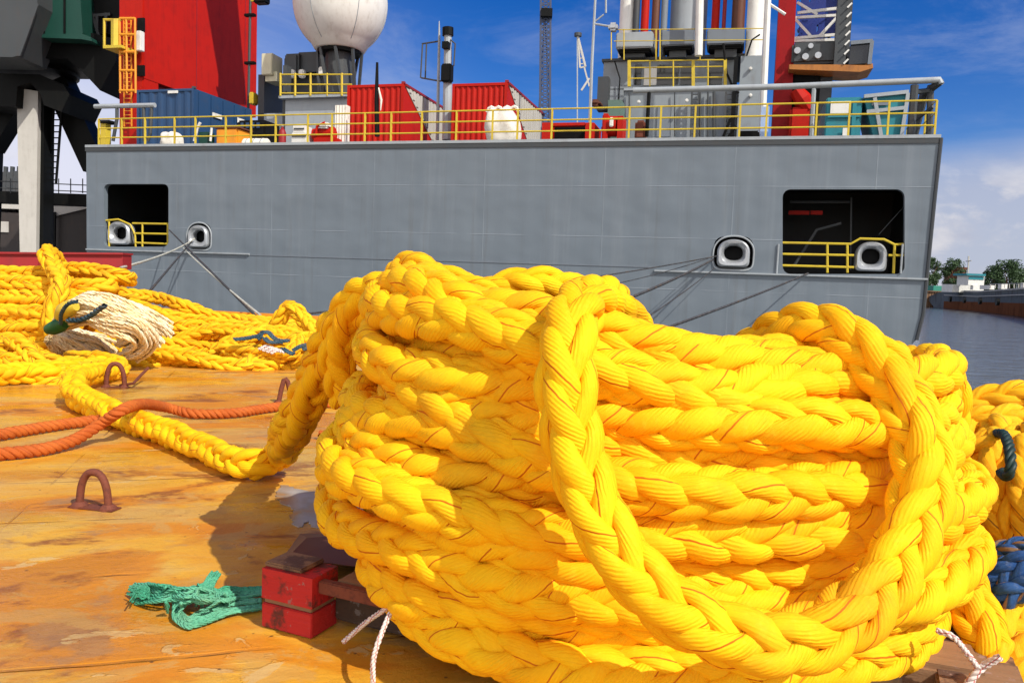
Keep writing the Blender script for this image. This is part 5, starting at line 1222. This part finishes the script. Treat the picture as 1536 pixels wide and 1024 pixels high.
mb = MB(); mb.prism([P(x, y, D0 - 2.2) for x, y in ((50, 52), (120, 55), (124, 50), (116, -70), (50, -70))], (0, 4.5, 0)); hs = cp('machine_house', mb, 'green')
mb = MB(); mb.prism([P(x, y, D0 - 2.3) for x, y in ((48, 56), (122, 59), (138, 62), (136, 56), (124, 51), (48, 51.5))], (0, 4.0, 0)); mb.build('house_sill', M['green'], hs, off)
mb = MB()
for px in (66, 97): mb.bar(P(px, 50, D0 - 2.25), P(px, -60, D0 - 2.25), .07)
mb.build('panel_seam', M['black'], hs, off)
mb = MB(); mb.prism([P(x, y, D0 - 3.5) for x, y in ((-60, -70), (56, -70), (56, 6), (26, 84), (18, 86), (-60, 84))], (0, 2.5, 0)); cp('counterweight', mb, 'grey_dark')
mb = MB(); mb.prism([P(x, y, D0 - 3.6) for x, y in ((54, 2), (57, 8), (46, 40), (30, 84), (25, 84), (42, 36))], (0, .1, 0)); cp('edge_plate', mb, 'grey_dark')
mb = MB(); mb.prism([P(x, y, D0 - .9) for x, y in ((122, 52), (178, 52), (178, -70), (122, -70))], (0, 3, 0)); cp('machinery_frame', mb, 'black')
mb = MB()
for p0, p1 in (((128, 60), (138, 20)), ((138, 20), (150, 58)), ((140, 24), (166, 22)), ((146, 22), (146, 48)), ((160, 20), (158, 50))): mb.bar(P(*p0, D0 - 1.0), P(*p1, D0 - 1.0), .14)
cp('lattice_bars', mb, 'grey_dark')
mb = MB()
for px in (72, 84): mb.bar(P(px, 276, D0 + 1), P(px + 9, 160, D0 + 1), .10)
for k in range(12): mb.bar(P(72 + .75 * k, 270 - 9 * k, D0 + 1), P(84 + .75 * k, 270 - 9 * k, D0 + 1), .06)
cp('ladder', mb, 'black')
mb = MB(); xbox(-60, 140, 288, 305, D0 + 2, 1.2, mb); cp('sill_beam', mb, 'black')
mb = MB()
for y in (268, 278): mb.tube([P(-40, y + 2, D0 + 2), P(132, y + 10, D0 + 2)], .03, 5)
for px in range(-20, 130, 18): mb.tube([P(px, 268, D0 + 2), P(px, 290, D0 + 2)], .03, 5)
cp('walkway_rail', mb, 'grey_dark')
# dark lattice jib tip far behind, sheds on the quay
def bthing(name, px, d, label, cat, group=None): return thing(name, gz(P(px, 400, d)), label, cat, group)
t_ = bthing('lattice_tower', 14, 66, 'small dark lattice block on the quay behind the pale crane leg', 'tower')
mb = MB()
for k in range(6): mb.bar(P(2 + 5 * k, 290, 66), P(4 + 5 * k, 258 - (k % 2) * 8, 66), .25)
for k in range(4): mb.bar(P(0, 262 + 8 * k, 66), P(30, 258 + 8 * k, 66), .2)
mb.build('lattice', M['grey_dark'], t_, t_.location)
mb = MB(); xbox(0, 30, 289, None or 400, 66.4, 3, mb); mb.build('base_block', M['shed'], t_, t_.location)
t_ = bthing('shed', 105, 52, 'dark brown shed with a pale gable on the quay left of the ship', 'shed')
mb = MB(); mb.prism([P(x, y, 52) for x, y in ((68, 412), (150, 412), (150, 292), (68, 308))], (0, 8, 0)); mb.build('wall', M['shed'], t_, t_.location)
mb = MB(); mb.prism([P(x, y, 51.8) for x, y in ((66, 328), (66, 309), (132, 309), (132, 312))], (0, .15, 0)); mb.build('gable', M['concrete'], t_, t_.location)
mb = MB(); mb.bar(P(82, 318, 51.7), P(81, 400, 51.7), .14); mb.build('drain_pipe', M['black'], t_, t_.location)
t_ = bthing('shed', 5, 56, 'low dark shed with a pale roof strip at the far left edge', 'shed')
mb = MB(); xbox(-60, 30, 318, 410, 56, 8, mb); mb.build('wall', M['shed'], t_, t_.location)
mb = MB(); xbox(-62, 31, 303, 312, 55.8, 8.4, mb); mb.build('roof', M['concrete'], t_, t_.location)
mb = MB(); xbox(-14, 12, 332, 348, 55.9, .1, mb); mb.build('window', M['concrete'], t_, t_.location)

# ------------------------------------------------------------------ behind the ship: lattice mast, small jib
gm = P(815, 420, 130.0); gm[2] = -.5
M['mast_blue'] = paint('slate blue steel', (.045, .06, .11), amt=.3)
t_ = thing('radio_mast', gm, 'slender dark lattice mast with guys standing far behind the second red container', 'mast')
mb = MB(); legs = []
for (ax, bx) in ((806, 812), (822, 826)):
    for dd in (0, 2.2): mb.bar(P(ax + 2, 420, 130 + dd), P(bx, -80, 130 + dd), .34)
for k in range(34):
    y = 200 - k * 8.4; f0 = (420 - y) / 500; f1 = (420 - y + 8.4) / 500; xl = lambda f: 808 + 4 * f; xr = lambda f: 824 + 2 * f
    mb.bar(P(xl(f0), y, 130), P(xr(f1), y - 8.4, 130), .18); mb.bar(P(xr(f0), y, 130), P(xl(f1), y - 8.4, 130), .18); mb.bar(P(xl(f0), y, 130), P(xr(f0), y, 130), .18)
mb.build('lattice', M['mast_blue'], t_, gm)
mb = MB(); xb = lambda a, b, c_, d_, e: mb.box((P(a, c_, 129)[0], 129, P(a, d_, 129)[2]), (P(b, c_, 129)[0], 129 + e, P(a, c_, 129)[2])); xb(812, 829, 12, 24, 2.2); mb.build('work_platform', M['black'], t_, gm)
mb = MB()
for px in (792, 800, 833, 842): mb.tube([P(817, 18, 131), P(px, 420, 129)], .07, 4)
mb.build('guy_wire', M['mast_blue'], t_, gm)
gm = P(872, 420, 110.0); gm[2] = -.5
t_ = thing('light_jib', gm, 'small pale jib on a post between the lattice mast and the deckhouse', 'jib')
mb = MB(); mb.bar(P(866, 420, 110), P(866, 54, 110), .16); mb.build('post', M['grey_light'], t_, gm)
mb = MB()
mb.bar(P(866, 52, 110), P(878, 100, 110), .28); mb.bar(P(867, 56, 110), P(870, 102, 110), .22); mb.bar(P(870, 102, 110), P(879, 100, 110), .2); mb.bar(P(876, 100, 110), P(884, 130, 110), .2); mb.bar(P(884, 118, 110), P(872, 136, 110), .25)
for k in range(5): mb.bar(P(868 + .7 * k, 64 + 8 * k, 110), P(869 + 2 * k, 60 + 9 * k, 110), .12)
mb.build('jib_arm', M['concrete'], t_, gm)
mb = MB(); mb.lathe([(.5, P(867, 55, 110)[2]), (.5, P(867, 50, 110)[2])], P(867, 52, 110)[0], 110, 12); mb.build('head_sheave', M['grey_dark'], t_, gm)

# ------------------------------------------------------------------ right: far bank, barge, trees
mb = MB(); bz = WATERZ + 1.0
mb.hexa([(60, 215, WATERZ - 1), (600, 200, WATERZ - 1), (600, 420, WATERZ - 1), (40, 420, WATERZ - 1), (60, 215, bz), (600, 200, bz), (600, 420, bz + .5), (40, 420, bz + .5)])
tag(mb.build('far_bank', M['ground']), kind='structure')
BD = 170.0
M['barge_band'] = paint('old red lead', (.17, .065, .032), dirt=(.015, .012, .01), amt=.6, scale=.2, rough=.95, spec=.0)
def dof(px): return 185 - (px - 1392) * .45
def bp(px, py, d=None): return P(px, py, dof(px) if d is None else d)
g0 = bp(1470, 462); g0[2] = WATERZ
t_ = thing('river_barge', g0, 'dark hulled river barge with white wheelhouse moored on the far side at right', 'barge')
hull_px = [(1390, 446), (1404, 440), (1420, 435), (1470, 436), (1540, 431), (1640, 428)]
zt = [bp(*p)[2] for p in hull_px]; 
mb = MB(); d0 = BD
top = [bp(*p) for p in hull_px]; n_ = len(top)
bot = [np.array([p[0] + (2.5 if k == 0 else 0), p[1], WATERZ - .3]) for k, p in enumerate(top)]
for k in range(n_ - 1):
    bk = np.array([9, 0, 0]); mb.poly([top[k], top[k + 1], bot[k + 1], bot[k]]); mb.poly([top[k], top[k] + bk, top[k + 1] + bk, top[k + 1]]); mb.poly([top[k] + bk, bot[k] + bk, bot[k + 1] + bk, top[k + 1] + bk])
mb.poly([top[0], bot[0], bot[0] + bk, top[0] + bk]); mb.poly([top[-1], top[-1] + bk, bot[-1] + bk, bot[-1]])
bmesh.ops.remove_doubles(mb.bm, verts=mb.bm.verts, dist=.001)
mb.build('hull', paint('barge hull', (.13, .15, .165), dirt=(.06, .03, .02), amt=.7, scale=.2, rough=.95, spec=.0), t_, g0)
mb = MB(); low_ = [np.array([p[0] - .35, p[1], WATERZ + .03]) for p in top[2:]] ; up_ = [np.array([p[0] - .35, p[1], WATERZ + (1.5 + .25 * k)]) for k, p in enumerate(top[2:])]
for k in range(len(low_) - 1): mb.hexa([low_[k], low_[k + 1], low_[k + 1] + [0, .12, 0], low_[k] + [0, .12, 0], up_[k], up_[k + 1], up_[k + 1] + [0, .12, 0], up_[k] + [0, .12, 0]])
mb.build('boot_band', M['barge_band'], t_, g0)
mb = MB()
for k in range(2, n_ - 1):
    for z0_, h_ in ((-.28, .2), (-1.15, .14)):
        p0, p1 = top[k] + [-.36, 0, z0_], top[k + 1] + [-.36, 0, z0_]; mb.hexa([p0, p1, p1 + [0, .3, 0], p0 + [0, .3, 0], p0 + [0, 0, h_], p1 + [0, 0, h_], p1 + [0, .3, h_], p0 + [0, .3, h_]])
mb.build('rubbing_band', M['concrete'], t_, g0)
for f in (.12, .3, .46, .6):
    p0 = top[2] + (top[5] - top[2]) * f + [-.75, 0, -1.9]; mb = MB(); mb.tube([p0 + [-.15, .05, 0], p0 + [.2, -.05, 0]], .55, 14); mb.build('tyre_fender', M['black'], t_, g0)
mb = MB()
for p0 in [top[2] + (top[4] - top[2]) * f for f in (.1, .35, .7)]: mb.box(p0 + [1.2, .5, -.05], p0 + [2.2, 1.5, .8])
mb.build('deck_locker', M['white'], t_, g0)
def bb(px0, px1, py0, py1, m, name, d=BD + 2, dep=4, parent=None):
    d = dof((px0 + px1) / 2) + (d - BD)
    a, b = bp(px0, py1, d), bp(px1, py0, d); mb = MB(); mb.box((a[0], d, a[2]), (b[0], d + dep, b[2])); return mb.build(name, m if not isinstance(m, str) else M[m], parent or t_, g0)
bb(1428, 1476, 428, 438, 'white', 'cabin'); wh = bb(1452, 1477, 413, 427.5, 'white', 'wheelhouse')
bb(1453, 1476, 415, 419, 'teal', 'window_band', BD + 1.9, .08, wh); bb(1450, 1479, 411, 413, 'teal', 'roof', BD + 1.6, 4.8, wh)
bb(1400, 1420, 429, 436, paint('tarp green', (.03, .22, .16), amt=.3), 'tarpaulin', BD + 1, 4); bb(1484, 1492, 428, 434, 'white', 'locker', BD + 1, 3); bb(1534, 1538, 424, 432, 'white', 'bow_post', BD + 1, .6)
mb = MB(); mb.bar(bp(1452, 414, None), bp(1453, 384, None), .22); mb.bar(bp(1449, 392, None), bp(1457, 391, None), .16); mb.build('mast', M['concrete'], t_, g0)
mb = MB()
for k in range(8): mb.bar(bp(1486 + 7 * k, 432, None), bp(1486 + 7 * k, 426, None), .10)
mb.bar(bp(1484, 426, None), bp(1538, 425, None), .10); mb.build('rail', M['concrete'], t_, g0)
t_ = thing('jetty', (bp(1402, 448)[0], BD + 14, bz), 'brown timber jetty piles on the far bank beside the ship stern', 'jetty')
mb = MB()
for k in range(9): mb.box((bp(1386 + 4 * k, 440, BD + 14)[0], BD + 14, WATERZ - .5), (bp(1389 + 4 * k, 440, BD + 14)[0], BD + 14.5, bp(1390, 437, BD + 14)[2]))
mb.build('pile', M['wood'], t_, t_.location)
mb = MB(); mb.box((bp(1384, 437, BD + 14)[0], BD + 13.6, bp(1390, 437, BD + 14)[2] + .01), (bp(1424, 437, BD + 14)[0], BD + 15.5, bp(1390, 435, BD + 14)[2])); mb.build('deck', M['wood'], t_, t_.location)
t_ = thing('brick_house', (bp(1447, 440, 235)[0], 235, bz + .1), 'small red brick house among the far trees above the barge', 'house')
def hb(px0, px1, py0, py1, m, name, d=235, dep=8):
    a, b = bp(px0, py1, d), bp(px1, py0, d); mb = MB(); mb.box((a[0], d, a[2]), (b[0], d + dep, b[2])); return mb.build(name, M[m], t_, t_.location)
hb(1436, 1450, 404, 444, 'rust', 'wall'); hb(1434.5, 1451.5, 401, 404, 'brown', 'roof', 234.6, 9); hb(1439, 1442, 410, 416, 'glass', 'window', 234.9, .08); hb(1445, 1448, 410, 416, 'glass', 'window', 234.9, .08)
t_ = thing('chimney', (bp(1432, 440, 260)[0], 260, bz + .1), 'pale thin chimney standing between the first two far trees', 'chimney')
mb = MB(); q = bp(1414.5, 440, 260); mb.lathe([(.55, bz + .1), (.45, bp(1414, 402, 260)[2])], 0, 0, 10); o = mb.build('shaft', M['concrete'], t_); 
t_.location = (bp(1421, 440, 260)[0], 260, 0)
# trees: tapered trunk, limbs and a crown of small leaf faces
def tree(px0, px1, pyt, d, label, seed, base=446):
    r = np.random.default_rng(seed); a, b = bp(px0, 420, d), bp(px1, 420, d); w_ = (b[0] - a[0]) / 2; zt_ = bp((px0 + px1) / 2, pyt, d)[2]; zb_ = bz + .2; cx = (a[0] + b[0]) / 2
    t_ = thing('tree', (cx, d, zb_), label, 'tree', 'trees on the far bank'); hgt = zt_ - zb_
    mb = MB(); mb.tube([(0, 0, 0), (.1, 0, hgt * .3), (-.1, .1, hgt * .62)], [.42, .32, .14], 7)
    for k in range(5):
        an = k * 1.3; mb.tube([(.05, 0, hgt * (.28 + .06 * k)), (w_ * .6 * math.cos(an), w_ * .6 * math.sin(an), hgt * (.5 + .07 * k))], [.16, .05], 5)
    mb.build('trunk', M['wood'], t_)
    nc = 46; cc = []
    for k in range(nc):
        th = r.uniform(0, 6.28); zz = r.uniform(.22, .95); rr = w_ * (1.0 - abs(zz - .5) ** 2 * 1.9) * math.sqrt(r.uniform(.05, 1)) * .86
        cc.append((rr * math.cos(th), rr * math.sin(th) * .8, hgt * zz, w_ * r.uniform(.2, .42)))
    V, n_per = [], 110
    for cx_, cy_, cz_, cr_ in cc:
        dr = r.normal(size=(n_per, 3)); dr /= np.linalg.norm(dr, axis=1)[:, None]
        p = np.array([cx_, cy_, cz_]) + dr * (cr_ * r.uniform(.55, 1.08, n_per))[:, None]
        e1 = r.normal(size=(n_per, 3)); e1 /= np.linalg.norm(e1, axis=1)[:, None]; e2 = np.cross(dr + r.normal(size=(n_per, 3)) * .5, e1); e2 /= np.linalg.norm(e2, axis=1)[:, None] + 1e-6
        sz = r.uniform(.16, .34, n_per)[:, None] * w_ * .16 + .08
        V.append(np.stack([p - e1 * sz, p + e2 * sz * .7, p + e1 * sz, p - e2 * sz * .7], axis=1).reshape(-1, 3))
    V = np.vstack(V); V[:, 2] = np.clip(V[:, 2], hgt * .12, hgt * 1.02)
    npmesh('crown', V, np.arange(len(V)).reshape(-1, 4), M['leaf'], t_, None, False)
tree(1378, 1412, 386, 225, 'dark tree just right of the ship stern on the far bank', 1)
tree(1413, 1448, 387, 228, 'dark round tree left of the brick house on the far bank', 2)
tree(1474, 1506, 397, 230, 'lower dark tree behind the barge bow rail, left of the widest crown', 3)
tree(1488, 1534, 390, 222, 'widest dark tree crown above the barge at the right', 4)
tree(1526, 1575, 403, 226, 'dark tree cut off by the right picture edge above the barge', 5)
